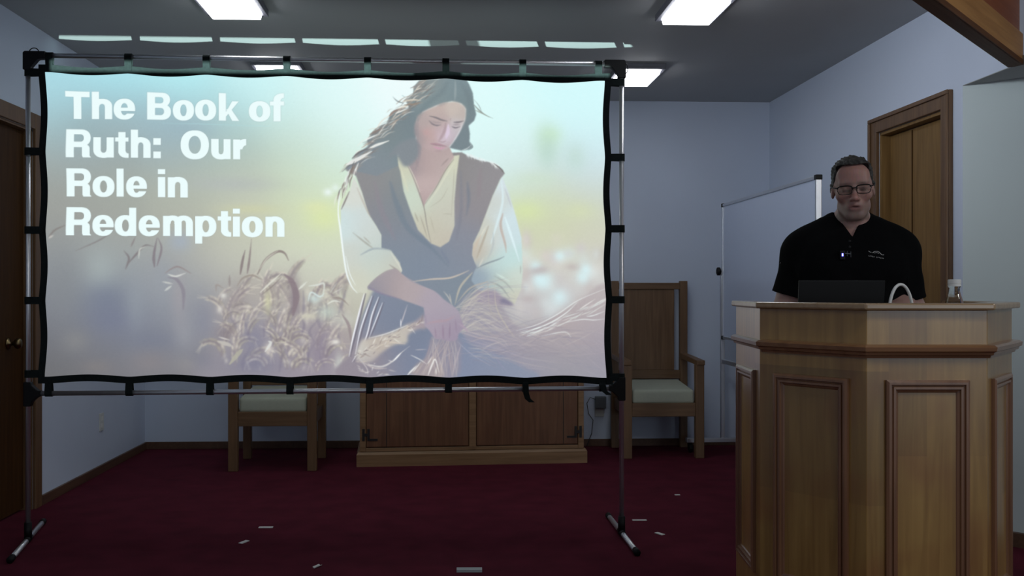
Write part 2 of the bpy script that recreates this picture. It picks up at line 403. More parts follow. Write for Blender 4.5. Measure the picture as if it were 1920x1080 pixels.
# ================================================================== armchairs
def make_chair(loc, label):
    t = thing('armchair', label, 'chair', loc, 0, 'high-backed oak armchairs')
    for s in (-1, 1):
        MB().box(s * 0.258 - 0.031, s * 0.258 + 0.031, -0.275, -0.225, 0, 0.665).build('leg', 'oak', t, bevel=0.004)
        MB().box(s * 0.262 - 0.028, s * 0.262 + 0.028, 0.20, 0.25, 0, 1.262).build('leg', 'oak', t, bevel=0.004)
        MB().hexa([(s * 0.262 - 0.030, -0.285, 0.660), (s * 0.262 + 0.030, -0.285, 0.660), (s * 0.262 - 0.026, 0.205, 0.672), (s * 0.262 + 0.026, 0.205, 0.672),
                   (s * 0.262 - 0.030, -0.285, 0.695), (s * 0.262 + 0.030, -0.285, 0.695), (s * 0.262 - 0.026, 0.205, 0.715), (s * 0.262 + 0.026, 0.205, 0.715)], 0.006).build('armrest', 'oak_h', t)
        MB().box(s * 0.258 - 0.014, s * 0.258 + 0.014, -0.225, 0.20, 0.300, 0.385).build('seat_rail', 'oak_h', t, bevel=0.003)
    MB().box(-0.227, 0.227, -0.268, -0.238, 0.296, 0.392).build('seat_rail', 'oak_h', t, bevel=0.003)
    MB().box(-0.234, 0.234, 0.21, 0.24, 0.30, 0.385).build('seat_rail', 'oak_h', t, bevel=0.003)
    MB().hexa([(-0.222, -0.262, 0.386), (0.222, -0.262, 0.386), (-0.222, 0.20, 0.386), (0.222, 0.20, 0.386),
               (-0.222, -0.256, 0.484), (0.222, -0.256, 0.484), (-0.222, 0.20, 0.520), (0.222, 0.20, 0.520)], 0.026, seg=4).build('seat_cushion', 'cushion', t, smooth=True)
    MB().box(-0.234, 0.234, 0.205, 0.245, 1.198, 1.248).build('top_rail', 'oak_h', t, bevel=0.004)
    MB().box(-0.234, 0.234, 0.205, 0.245, 0.520, 0.585).build('lower_rail', 'oak_h', t, bevel=0.004)
    MB().box(-0.192, 0.192, 0.216, 0.236, 0.585, 1.198).build('back_panel', 'oak', t, bevel=0.003)
    return t
ch = make_chair((1.553, 7.005, 0), 'high-backed oak armchair with pale seat to the right of the screen')
dup(ch, (-1.13, 6.645, 0), 0, 'oak armchair with pale seat half hidden behind the lower left of the screen')

# ================================================================== cabinet behind the screen
cb = thing('cabinet', 'low oak cabinet with two doors and black hinges behind the screen', 'cabinet', (0.198, 6.545, 0), math.radians(3.3))
W2 = 0.768
MB().box(-W2 + 0.0, W2, 0.025, 0.52, 0.085, 0.86).build('carcass', 'cabinet', cb, bevel=0.003)
pl = MB(); pl.sweep([(-W2, 0.52), (-W2, 0.025), (W2, 0.025), (W2, 0.52)], [(0, 0), (0.022, 0), (0.022, 0.080), (0.012, 0.098), (0, 0.104)])
pl.build('plinth', 'cabinet_frame', cb)
ff = MB().box(-W2, -0.728, 0.010, 0.026, 0.10, 0.86).box(0.728, W2, 0.010, 0.026, 0.10, 0.86).box(-0.028, 0.020, 0.010, 0.026, 0.10, 0.86).box(-0.728, 0.728, 0.010, 0.026, 0.10, 0.125).box(-0.728, 0.728, 0.010, 0.026, 0.80, 0.86)
ff.build('face_frame', 'cabinet_frame', cb, bevel=0.003)
MB().box(-W2 - 0.03, W2 + 0.03, -0.02, 0.54, 0.86, 0.89).build('cabinet_top', 'cabinet_frame', cb, bevel=0.006)
for s in (-1, 1):
    x0, x1 = (-0.724, -0.032) if s < 0 else (0.024, 0.724)
    d = MB().box(x0, x1, 0.008, 0.024, 0.130, 0.795).build('door', 'cabinet', cb, bevel=0.005)
    xs = x0 + 0.135 if s < 0 else x1 - 0.10
    MB().box(xs - 0.002, xs + 0.002, 0.0065, 0.0085, 0.132, 0.793).build('groove', 'iron', d)
    for z in (0.215, 0.66):
        e = x0 if s < 0 else x1
        h = MB().box(e + s * 0.020 - 0.008, e + s * 0.020 + 0.008, 0.004, 0.010, z - 0.04, z + 0.04)
        h.box(e - s * 0.014 - 0.008, e - s * 0.014 + 0.008, 0.002, 0.009, z - 0.04, z + 0.04)
        h.box(min(e - s * 0.006, e + s * 0.012), max(e - s * 0.006, e + s * 0.012), 0.003, 0.009, z - 0.010, z + 0.010)
        h.box(min(e - s * 0.014, e - s * 0.075), max(e - s * 0.014, e - s * 0.075), 0.002, 0.009, z - 0.040, z - 0.026)
        h.build('hinge', 'iron', d)

# ================================================================== whiteboard on its rolling stand
WX, WY0, WY1, WZ0, WZ1 = 2.045, 5.16, 6.95, 0.835, 1.822
wbd = thing('whiteboard', 'rolling whiteboard in aluminium frame standing behind the lectern', 'whiteboard', (WX, (WY0 + WY1) / 2, 0))
hl = (WY1 - WY0) / 2
MB().box(-0.008, 0.012, -hl + 0.01, hl - 0.01, WZ0 + 0.01, WZ1 - 0.01).build('board', 'whiteboard', wbd)
MB().box(-0.016, 0.016, -hl, hl, WZ1 - 0.020, WZ1).box(-0.016, 0.016, -hl, hl, WZ0, WZ0 + 0.020).box(-0.016, 0.016, -hl, -hl + 0.022, WZ0, WZ1).box(-0.016, 0.016, hl - 0.022, hl, WZ0, WZ1).build('board_frame', 'alu', wbd, bevel=0.003)
for y in (-hl, hl):
    for z in (WZ0, WZ1):
        s, q = (1 if y > 0 else -1), (1 if z == WZ1 else -1)
        MB().box(-0.019, 0.019, min(y + s * 0.004, y - s * 0.026), max(y + s * 0.004, y - s * 0.026), min(z + q * 0.004, z - q * 0.024), max(z + q * 0.004, z - q * 0.024), 0.004).build('corner_cap', 'black', wbd)
for s in (-1, 1):
    y = s * (hl + 0.028)
    MB().box(-0.014, 0.014, y - 0.014, y + 0.014, 0.10, 1.335).build('post', 'alu', wbd, bevel=0.003)
    MB().lathe([(0.018, 0), (0.030, 0.006), (0.030, 0.024), (0.020, 0.030)], (-0.045, y, 1.330), 20, 'X').build('knob', 'black', wbd, smooth=True)
    f = MB().box(-0.27, 0.27, y - 0.025, y + 0.025, 0.075, 0.108).build('foot', 'alu', wbd, bevel=0.004)
    for x in (-0.24, 0.24):
        MB().lathe([(0.012, -0.012), (0.034, -0.012), (0.036, 0), (0.034, 0.012), (0.012, 0.012)], (x, y, 0.036), 20, 'X').box(x - 0.008, x + 0.008, y - 0.010, y + 0.010, 0.055, 0.078).build('caster', 'black', f)
MB().box(-0.012, 0.012, -hl - 0.014, hl + 0.014, 0.655, 0.685).build('crossbar', 'alu', wbd, bevel=0.003)

# ================================================================== lectern
lroot = ORG + RGT * 1.2122 + FWD * 2.6405
lec = thing('lectern', 'large panelled wooden lectern with angled front and flat rim', 'lectern', (lroot.x, lroot.y, 0), -YAW)
LW, LA, LE, LS, LZ = 0.1664, 0.2158, 0.2712, 0.347, 1.1425
PATH = [(-LW - LA, LE + LS), (-LW - LA, LE), (-LW, 0), (LW, 0), (LW + LA, LE), (LW + LA, LE + LS)]
PATH[0] = (PATH[0][0] + 0.018, PATH[0][1])
def offs(path, d):
    P = [Vector(p) for p in path]; out = []
    for i in range(len(P)):
        a = (P[i] - P[i - 1]).normalized() if i else (P[1] - P[0]).normalized()
        b = (P[i + 1] - P[i]).normalized() if i < len(P) - 1 else a
        na, nb = Vector((a.y, -a.x)), Vector((b.y, -b.x)); m = na + nb; m /= m.dot(na)
        out.append((P[i].x + m.x * d, P[i].y + m.y * d))
    return out
def u_shell(o, i, z0, z1):
    m = MB(); b = m.b
    n = len(o)
    V = [[b.verts.new((p[0], p[1], z)) for p in q] for q in (o, i) for z in (z0, z1)]
    ol, oh, il, ih = V
    for k in range(n - 1):
        b.faces.new((ol[k], ol[k + 1], oh[k + 1], oh[k])); b.faces.new((il[k + 1], il[k], ih[k], ih[k + 1]))
        b.faces.new((oh[k], oh[k + 1], ih[k + 1], ih[k])); b.faces.new((ol[k + 1], ol[k], il[k], il[k + 1]))
    for k in (0, n - 1): b.faces.new((ol[k], oh[k], ih[k], il[k]))
    return m
u_shell(PATH, offs(PATH, -0.020), 0.0, LZ).build('body', 'lectern', lec, bevel=0.002)
def left_in(d):
    """the plan with its left side moved in, so that edges laid on it end flush there"""
    P = [Vector(p) for p in PATH]; P[0].x += d; e = (P[2] - P[1]); P[1] = P[1] + e * (d / e.x); return [tuple(p) for p in P]
slab_out = offs(left_in(0.006), 0.022); slab_in = offs(PATH, -0.050)
u_shell(slab_out, slab_in, LZ, LZ + 0.0185).build('top_rim', 'lectern_top', lec, bevel=0.005)
inn = offs(PATH, -0.0205)
dk = MB(); dk.poly_prism(inn, 0.975, 1.0); dk.build('desk_shelf', 'lectern_top', lec)
md = MB(); md.sweep(left_in(0.010), [(-0.02, 1.0105), (0.008, 1.0105), (0.010, 1.017), (0.017, 1.019), (0.019, 1.026), (0.026, 1.030), (0.028, 1.041), (0.020, 1.046), (0.012, 1.047), (-0.02, 1.050)])
md.build('belt_moulding', 'lectern_trim', lec)
md = MB(); md.sweep(PATH, [(0, 0.0), (0.020, 0.0), (0.020, 0.10), (0.010, 0.12), (0, 0.125)])
md.build('plinth', 'lectern_trim', lec)
def ring_frame(p0, p1, u0, u1, z0, z1):
    """mitred picture-frame moulding on one face, standing proud of it"""
    p0, p1 = Vector((*p0, 0)), Vector((*p1, 0)); d = (p1 - p0); ln = d.length; d.normalize(); n = Vector((d.y, -d.x, 0))
    prof = [(0.0, 0.0), (0.0, 0.009), (0.006, 0.013), (0.012, 0.013), (0.0135, 0.007), (0.017, 0.0065), (0.019, 0.011), (0.025, 0.011), (0.0265, 0.005), (0.032, 0.0035), (0.035, 0.0)]
    m = MB(); R_ = []
    for ins, hgt in prof:
        R_.append([m.b.verts.new(p0 + d * u + n * hgt + Vector((0, 0, z))) for u, z in ((u0 + ins, z0 + ins), (u1 - ins, z0 + ins), (u1 - ins, z1 - ins), (u0 + ins, z1 - ins))])
    for A, B in zip(R_, R_[1:]):
        for k in range(4): m.b.faces.new((A[k], A[(k + 1) % 4], B[(k + 1) % 4], B[k]))
    for k in range(4): m.b.faces.new((R_[0][k], R_[0][(k + 1) % 4], R_[-1][(k + 1) % 4], R_[-1][k]))
    return m
for k in range(5):
    ln = (Vector(PATH[k + 1]) - Vector(PATH[k])).length
    mg = 0.052
    ring_frame(PATH[k], PATH[k + 1], mg, ln - mg, 0.325, 0.950).build('panel_moulding', 'lectern_trim_v', lec)

# ---- things on the lectern (camera-aligned like the lectern; x to the right, y away from its front)
LM = Matrix.Translation((lroot.x, lroot.y, 0)) @ Matrix.Rotation(-YAW, 4, 'Z')
def on_lec(x, y, z): return LM @ Vector((x, y, z))
def lec_x(px, y): return (px - CX) / FPX * (2.6405 + y) - 1.2122
# laptop
ly = 0.33
x0, x1 = lec_x(1493, ly), lec_x(1653, ly)
c_ = on_lec((x0 + x1) / 2, ly, 1.0)
lap = thing('laptop', 'open black laptop seen from behind on the lectern desk', 'laptop', c_, -YAW)
w2 = (x1 - x0) / 2
MB().box(-w2, w2, 0.0, 0.200, 0.001, 0.017, 0.003).build('keyboard_base', 'black', lap)
lid = MB().hexa([(-w2, -0.004, 0.012), (w2, -0.004, 0.012), (-w2, 0.004, 0.012), (w2, 0.004, 0.012),
           (-w2, -0.028, 0.2265), (w2, -0.028, 0.2265), (-w2, -0.021, 0.2265), (w2, -0.021, 0.2265)], 0.002).build('lid', 'black', lap)
MB().hexa([(-w2 + 0.01, 0.0030, 0.03), (w2 - 0.01, 0.0030, 0.03), (-w2 + 0.01, 0.0036, 0.03), (w2 - 0.01, 0.0036, 0.03),
           (-w2 + 0.01, -0.0193, 0.218), (w2 - 0.01, -0.0193, 0.218), (-w2 + 0.01, -0.0187, 0.218), (w2 - 0.01, -0.0187, 0.218)]).build('screen', glow('laptop_screen', (0.6, 0.7, 0.9), 0.35), lid)
kk = MB()
for r in range(5):
    for q in range(12):
        kk.box(-w2 + 0.018 + q * (2 * w2 - 0.036) / 12, -w2 + 0.015 + (q + 1) * (2 * w2 - 0.036) / 12, 0.03 + r * 0.018, 0.045 + r * 0.018, 0.017, 0.0185)
kk.build('keys', 'grey_plastic', lap)
# white looped cable
cy_ = 0.31
xa, xb = lec_x(1662, cy_), lec_x(1715, cy_)
pts = []
for k in range(25):
    a = PI * (1 - k / 24); sx = math.cos(a)
    z = 1.04 + 0.174 * math.sin(a) ** 0.62 if 0 < k < 24 else 1.04
    pts.append(((xa + xb) / 2 + (xb - xa) / 2 * sx * (1.0 + 0.06 * (sx > 0)), cy_ + 0.012 * sx, z))
pts = [(pts[0][0] - 0.002, cy_ - 0.01, 1.0048)] + pts + [(pts[-1][0] + 0.010, cy_ + 0.01, 1.0048)]
cc = Vector(on_lec(xa, cy_, 1.0))
cab = MB().tube([Vector(p) - Vector((xa, cy_, 1.0)) for p in pts], 0.0047, 12).build('cable', 'white_plastic', None, smooth=True)
cab.location = cc; cab.rotation_euler = (0, 0, -YAW)
tag(cab, 'thick white cable looping up above the lectern rim beside the laptop', 'cable')
# water bottle
by_ = 0.36
bx = lec_x(1789.5, by_)
bt = thing('water_bottle', 'small clear water bottle with white cap on the right of the lectern', 'bottle', on_lec(bx, by_, 1.0), -YAW)
gm, gnt, gb = new_mat('clear_plastic')
gb.inputs['Transmission Weight'].default_value = 1.0; gb.inputs['IOR'].default_value = 1.12; gb.inputs['Roughness'].default_value = 0.03; gb.inputs['Coat Weight'].default_value = 1.0
gb.inputs['Base Color'].default_value = (0.93, 0.96, 0.97, 1)
MB().lathe([(0.012, 0.0005), (0.030, 0.001), (0.033, 0.006), (0.033, 0.050), (0.030, 0.056), (0.033, 0.062), (0.033, 0.118), (0.031, 0.136), (0.0255, 0.160), (0.019, 0.182), (0.0155, 0.194), (0.0150, 0.204), (0.0185, 0.206), (0.0185, 0.210)], (0, 0, 0), 32).build('bottle_body', gm, bt, smooth=True)
MB().lathe([(0.0195, 0.2085), (0.0195, 0.214), (0.0185, 0.215), (0.0195, 0.2165), (0.0195, 0.228), (0.0175, 0.230)], (0, 0, 0), 32).build('cap', 'white_plastic', bt)

# ================================================================== scraps on the carpet
def scrap(px, py, w, d, rz, label, mat='paper', h=0.003, name='paper_scrap', curl=0.0):
    p = on_z(px, py, 0)
    m = MB(); n = 6
    top = []
    for i in range(n + 1):
        u = -0.5 + i / n
        zz = 0.0008 + curl * (2 * u) ** 2
        top.append([(u * w, -d / 2, zz), (u * w, d / 2, zz)])
    vs = [[m.b.verts.new(q) for q in r] for r in top]
    vt = [[m.b.verts.new((q[0], q[1], q[2] + h)) for q in r] for r in top]
    for i in range(n):
        m.b.faces.new((vt[i][0], vt[i + 1][0], vt[i + 1][1], vt[i][1])); m.b.faces.new((vs[i][1], vs[i + 1][1], vs[i + 1][0], vs[i][0]))
        for k in (0, 1):
            m.b.faces.new((vs[i][k], vs[i + 1][k], vt[i + 1][k], vt[i][k]))
    for i in (0, n): m.b.faces.new((vs[i][0], vs[i][1], vt[i][1], vt[i][0]))
    o = m.build(name, mat); o.location = (p.x, p.y, 0); o.rotation_euler = (0, 0, rz)
    return tag(o, label, 'paper scrap', 'pale scraps lying on the carpet')
scrap(498.5, 989.5, 0.070, 0.022, -0.04, 'thin white paper strip on carpet below the left half of the screen')
scrap(457.5, 1017, 0.022, 0.055, -0.45, 'small white paper scrap just left of and nearer than the thin strip')
scrap(595, 1063.5, 0.016, 0.045, -0.5, 'curled white paper scrap at the front of the carpet, left of centre', curl=0.004)
scrap(880, 1071, 0.108, 0.040, -0.03, 'larger grey card lying at the bottom middle of the carpet', 'grey_card', 0.010, 'card_strip')
scrap(1199, 976, 0.074, 0.018, -0.03, 'thin white paper strip on carpet right of the stand foot')
scrap(1237, 1001.5, 0.022, 0.050, 0.55, 'small white paper scrap between the right stand foot and the lectern')
scrap(1270, 928.5, 0.030, 0.016, 0.0, 'faint tiny scrap on the carpet left of the lectern')

# ================================================================== the projected slide, painted on a numpy canvas
SLW, SLH = 1046, 572
def warp(p):
    """photo pixel -> slide pixel"""
    u = (p[0] - 87.0) / 1045.0
    t = 135.0 + 17.0 * u; b = 706.0 + 2.0 * u
    return np.array([p[0] - 87.0, (p[1] - t) / (b - t) * 571.0])
def smooth_path(pts, n=8):
    P = [np.array(p, float) for p in pts]
    if len(P) < 3: return P
    Q = [2 * P[0] - P[1]] + P + [2 * P[-1] - P[-2]]
    out = []
    for i in range(1, len(Q) - 2):
        for k in range(n):
            t = k / n; a, b, c, d = Q[i - 1], Q[i], Q[i + 1], Q[i + 2]
            out.append(0.5 * ((2 * b) + (c - a) * t + (2 * a - 5 * b + 4 * c - d) * t * t + (3 * b - a - 3 * c + d) * t ** 3))
    return out + [P[-1]]
def box_blur(a, r):
    r = int(r)
    if r < 1: return a
    for ax in (0, 1):
        pad = [(0, 0)] * a.ndim; pad[ax] = (r + 1, r)
        c = np.cumsum(np.pad(a, pad, mode='edge'), axis=ax)
        n = a.shape[ax]
        hi = [slice(None)] * a.ndim; lo = [slice(None)] * a.ndim
        hi[ax] = slice(2 * r + 1, 2 * r + 1 + n); lo[ax] = slice(0, n)
        a = (c[tuple(hi)] - c[tuple(lo)]) / (2 * r + 1)
    return a
def gblur(a, s):
    if s < 0.4: return a
    if s < 1.2:
        k = np.array([-1, 0, 1]); g = np.exp(-k * k / (2 * s * s)); g /= g.sum()
        for ax in (0, 1):
            pad = [(0, 0)] * a.ndim; pad[ax] = (1, 1); q = np.pad(a, pad, mode='edge')
            n = a.shape[ax]; sl = lambda o: tuple(slice(o, o + n) if i == ax else slice(None) for i in range(a.ndim))
            a = q[sl(0)] * g[0] + q[sl(1)] * g[1] + q[sl(2)] * g[2]
        return a
    r = max(1, int(round(s)))
    for _ in range(3): a = box_blur(a, r)
    return a
class Canvas:
    def __init__(s):
        s.c = np.zeros((SLH, SLW, 3), np.float64)
        s.yy, s.xx = np.mgrid[0:SLH, 0:SLW].astype(np.float64)
    def field(s, pts, sigma=60.0, power=None):
        st = 4
        yy, xx = s.yy[::st, ::st], s.xx[::st, ::st]
        num = np.zeros(yy.shape + (3,)); den = np.zeros(yy.shape) + 1e-12
        for x, y, c in pts:
            q = warp((x, y)); d2 = (xx - q[0]) ** 2 + (yy - q[1]) ** 2
            w = np.exp(-d2 / (2 * sigma * sigma)) + 1e-5 / (1 + d2 / sigma ** 2)
            num += w[..., None] * np.array(c, float); den += w
        f = num / den[..., None]
        f = np.repeat(np.repeat(f, st, 0), st, 1)[:SLH, :SLW]
        return gblur(f, 2.5)
    def put(s, mask, col, alpha=1.0, sl=(slice(None), slice(None))):
        m = (mask * alpha)[..., None]
        c = col if isinstance(col, np.ndarray) and col.ndim == 3 else np.array(col, float)
        if isinstance(c, np.ndarray) and c.ndim == 3: c = c[sl]
        s.c[sl] = s.c[sl] * (1 - m) + c * m
    def mask_poly(s, pts, soft=0.8, smooth=True):
        P = np.array([warp(p) for p in pts])
        if smooth:
            P = np.array(smooth_path(list(P) + [P[0]], 5)[:-1])
        x0, y0 = np.floor(P.min(0) - 3 * soft - 2).astype(int); x1, y1 = np.ceil(P.max(0) + 3 * soft + 2).astype(int)
        x0, y0 = max(0, x0), max(0, y0); x1, y1 = min(SLW, x1), min(SLH, y1)
        acc = np.zeros((y1 - y0, x1 - x0))
        for dy in (0.25, 0.75):
            for dx in (0.25, 0.75):
                X = np.arange(x0, x1) + dx - 0.5; Y = np.arange(y0, y1) + dy - 0.5
                ins = np.zeros(acc.shape, bool)
                for a, b in zip(P, np.roll(P, -1, 0)):
                    if a[1] == b[1]: continue
                    r = (Y >= min(a[1], b[1])) & (Y < max(a[1], b[1]))
                    if not r.any(): continue
                    xi = a[0] + (Y[r] - a[1]) * (b[0] - a[0]) / (b[1] - a[1])
                    ins[r] ^= X[None, :] > xi[:, None]
                acc += ins
        return gblur(acc / 4, soft), (slice(y0, y1), slice(x0, x1))
    def poly(s, pts, col, soft=0.8, alpha=1.0, smooth=True):
        m, sl = s.mask_poly(pts, soft, smooth); s.put(m, col, alpha, sl)
    def blob(s, x, y, rx, ry, col, alpha=1.0, ang=0.0):
        q = warp((x, y)); R_ = 3 * max(rx, ry)
        x0, x1 = max(0, int(q[0] - R_)), min(SLW, int(q[0] + R_) + 1); y0, y1 = max(0, int(q[1] - R_)), min(SLH, int(q[1] + R_) + 1)
        if x1 <= x0 or y1 <= y0: return
        sl = (slice(y0, y1), slice(x0, x1)); dx, dy = s.xx[sl] - q[0], s.yy[sl] - q[1]
        ca, sa = math.cos(ang), math.sin(ang); u, v = dx * ca + dy * sa, -dx * sa + dy * ca
        s.put(np.exp(-0.5 * ((u / rx) ** 2 + (v / ry) ** 2)), col, alpha, sl)
    def stroke(s, pts, w0, w1, col, alpha=1.0, soft=1.2, sm=True):
        P = [warp(p) for p in pts]
        if sm: P = smooth_path(P, 6)
        P = np.array(P); n = len(P) - 1; mw = max(w0, w1) / 2 + soft + 1
        x0, y0 = np.floor(P.min(0) - mw).astype(int); x1, y1 = np.ceil(P.max(0) + mw).astype(int) + 1
        x0, y0 = max(0, x0), max(0, y0); x1, y1 = min(SLW, x1), min(SLH, y1)
        if x1 <= x0 or y1 <= y0: return
        sl = (slice(y0, y1), slice(x0, x1)); X, Y = s.xx[sl], s.yy[sl]; A = np.zeros(X.shape)
        for i in range(n):
            a, b = P[i], P[i + 1]; d = b - a; L2 = max(1e-9, d @ d)
            t = np.clip(((X - a[0]) * d[0] + (Y - a[1]) * d[1]) / L2, 0, 1)
            dist = np.hypot(X - a[0] - t * d[0], Y - a[1] - t * d[1])
            q_ = (i + t) / n; w = (w0 + (w1 - w0) * q_) / 2 * (0.3 + 0.7 * np.minimum(1, 3.2 * np.minimum(q_, 1 - q_)))
            A = np.maximum(A, np.clip((w - dist) / soft + 0.5, 0, 1))
        s.put(A, col, alpha, sl)

def zA(x, y): return (600 + x / 6.0, 130 + y / 6.0)
def zB(x, y): return (600 + x / 4.8, 290 + y / 4.8)
def zC(x, y): return (600 + x / 4.8, 490 + y / 4.8)
def zD(x, y): return (880 + x / 4.596, 480 + y / 4.596)
def zE(x, y): return (380 + x / 3.927, 440 + y / 3.927)
def zF(x, y): return (80 + x / 3.541, 410 + y / 3.541)

PI_ = math.pi
def paint_slide():
    k = Canvas(); rnd = random.Random(11)
    # ---- soft background
    bg = [(95, 140, (176, 228, 240)), (200, 140, (176, 236, 246)), (330, 145, (186, 244, 250)), (480, 150, (208, 250, 252)), (600, 160, (226, 253, 252)), (740, 165, (240, 255, 255)), (900, 165, (226, 255, 254)), (1010, 165, (214, 253, 255)), (1120, 165, (214, 253, 255)),
          (95, 200, (166, 206, 214)), (180, 215, (158, 184, 192)), (300, 225, (160, 190, 200)), (420, 220, (178, 218, 222)), (540, 215, (208, 240, 238)), (640, 230, (228, 254, 252)), (950, 230, (224, 254, 252)), (1110, 250, (214, 250, 252)),
          (95, 270, (160, 178, 180)), (200, 280, (156, 170, 172)), (330, 270, (160, 176, 180)), (430, 285, (170, 186, 178)), (540, 280, (196, 216, 200)), (620, 290, (214, 238, 228)), (960, 290, (218, 242, 240)), (1110, 310, (206, 230, 236)),
          (95, 340, (158, 164, 160)), (220, 345, (164, 172, 164)), (340, 350, (180, 190, 178)), (450, 345, (196, 204, 190)), (560, 340, (204, 218, 196)), (620, 340, (212, 234, 218)), (1000, 345, (204, 222, 226)), (1110, 350, (204, 216, 226)),
          (95, 400, (158, 158, 150)), (200, 400, (164, 166, 156)), (330, 400, (176, 178, 162)), (450, 400, (194, 196, 172)), (560, 400, (210, 220, 178)), (615, 405, (220, 232, 180)), (1000, 400, (214, 228, 168)), (1060, 410, (206, 210, 172)), (1120, 400, (208, 214, 182)),
          (95, 450, (152, 156, 156)), (200, 450, (160, 164, 162)), (330, 450, (176, 178, 172)), (450, 455, (200, 204, 188)), (560, 450, (206, 214, 194)), (620, 460, (212, 222, 204)), (1000, 435, (204, 206, 176)), (1110, 435, (206, 206, 186)),
          (95, 500, (136, 142, 148)), (190, 490, (156, 166, 168)), (300, 510, (154, 158, 162)), (420, 500, (188, 188, 178)), (540, 500, (208, 208, 196)), (620, 510, (210, 212, 198)), (1000, 480, (214, 212, 212)), (1110, 480, (212, 208, 208)),
          (95, 570, (128, 132, 140)), (200, 570, (124, 130, 144)), (310, 570, (142, 148, 158)), (400, 570, (152, 152, 158)), (520, 570, (168, 164, 158)), (620, 560, (186, 184, 168)), (1000, 560, (204, 204, 202)), (1100, 540, (206, 208, 206)),
          (95, 640, (114, 116, 124)), (200, 640, (122, 126, 138)), (300, 640, (128, 132, 146)), (420, 640, (150, 146, 150)), (560, 650, (158, 152, 154)), (1000, 620, (170, 166, 172)), (1110, 640, (158, 152, 164)),
          (95, 700, (106, 106, 106)), (200, 700, (118, 116, 118)), (320, 700, (126, 124, 126)), (440, 700, (138, 134, 142)), (560, 700, (150, 144, 152)), (1000, 700, (148, 148, 164)), (1110, 700, (154, 154, 166))]
    k.c[:] = k.field(bg, 48)
    # far trees and the bright strips of field
    k.blob(1022, 268, 17, 27, (196, 226, 206), 0.75); k.blob(1030, 252, 15, 12, (200, 234, 196), 0.5); k.blob(1024, 285, 12, 22, (186, 214, 204), 0.5)
    k.blob(1076, 295, 15, 20, (196, 222, 214), 0.75); k.blob(1000, 335, 26, 9, (206, 226, 204), 0.5)
    k.blob(982, 395, 24, 14, (218, 234, 166), 0.55); k.blob(1085, 395, 22, 12, (214, 224, 178), 0.5); k.blob(600, 407, 24, 18, (224, 236, 166), 0.55)
    k.blob(585, 388, 18, 8, (226, 232, 176), 0.5); k.blob(465, 392, 40, 7, (210, 212, 168), 0.5)
    k.blob(430, 345, 60, 10, (178, 184, 186), 0.5); k.blob(350, 240, 40, 18, (150, 176, 190), 0.35); k.blob(160, 245, 30, 20, (152, 176, 180), 0.4)
    k.stroke([(300, 230), (400, 233), (500, 236)], 1.5, 1.5, (180, 222, 226), 0.5, 1.5); k.blob(332, 452, 16, 14, (160, 176, 200), 0.5)
    # white bokeh at the right
    for i in range(46):
        x, y = rnd.uniform(968, 1130), rnd.uniform(445, 600)
        c = rnd.choice([(226, 240, 240), (214, 236, 240), (196, 186, 184), (188, 180, 178), (222, 216, 210), (206, 200, 202)])
        k.blob(x, y, rnd.uniform(5, 12), rnd.uniform(5, 13), c, rnd.uniform(0.25, 0.6))
    for x, y, r in ((1016, 527, 13), (1045, 557, 12), (1006, 524, 9), (1090, 520, 9), (1096, 505, 8), (1000, 500, 8), (1046, 480, 8)):
        k.blob(x, y, r, r, (216, 244, 248), 0.75)
    for x, y in ((1012, 505), (1000, 508), (1070, 500), (985, 560), (1100, 560)):
        k.blob(x, y, 10, 5, (184, 172, 172), 0.5)
    # ---- blurred ears at the left
    for x, y, rx, ry, c, a in ((185, 505, 20, 28, (164, 174, 174), 0.8), (195, 560, 30, 24, (114, 122, 142), 0.6), (210, 600, 34, 20, (116, 122, 144), 0.6), (250, 565, 14, 40, (150, 158, 166), 0.5), (120, 540, 24, 50, (132, 136, 140), 0.5),
                               (300, 520, 18, 30, (152, 158, 166), 0.6), (140, 640, 18, 16, (138, 138, 138), 0.6), (280, 640, 40, 16, (116, 122, 140), 0.5), (340, 625, 14, 26, (158, 160, 166), 0.5), (330, 555, 10, 34, (166, 160, 164), 0.5), (275, 680, 26, 16, (138, 132, 134), 0.6),
                               (380, 600, 18, 30, (132, 136, 152), 0.6), (370, 680, 26, 14, (118, 122, 140), 0.6), (345, 685, 18, 12, (150, 146, 144), 0.5), (180, 690, 20, 10, (134, 128, 126), 0.5)):
        k.blob(x, y, rx, ry, c, a)
    dk, lt = (128, 122, 124), (206, 206, 196)
    for pts, w0, w1, c in (([(92, 443), (105, 430), (124, 421)], 4, 2, (132, 126, 122)), ([(92, 446), (100, 441)], 4, 3, (196, 192, 186)), ([(140, 470), (180, 452), (200, 440)], 2, 3, (134, 130, 130)),
                           ([(232, 504), (238, 484), (229, 470)], 5, 3, dk), ([(238, 492), (252, 476), (268, 460), (284, 462)], 5, 2, dk), ([(242, 462), (250, 444)], 4, 2, (140, 134, 134)), ([(256, 484), (258, 468), (268, 462)], 3, 2, (210, 214, 206)),
                           ([(285, 500), (284, 478), (290, 446)], 7, 3, (130, 122, 128)), ([(290, 498), (298, 466), (292, 446)], 5, 2, (134, 126, 132)), ([(305, 512), (316, 504), (330, 500), (352, 512)], 2, 3, (146, 132, 132)), ([(310, 514), (324, 518), (342, 512)], 4, 3, (218, 220, 214)),
                           ([(310, 520), (326, 524), (338, 545), (338, 580)], 5, 8, (140, 136, 146)), ([(304, 545), (316, 536)], 4, 4, (204, 208, 204)), ([(300, 528), (318, 532)], 3, 3, (206, 208, 202))):
        k.stroke(pts, w0, w1, c, 0.85, 2.0)
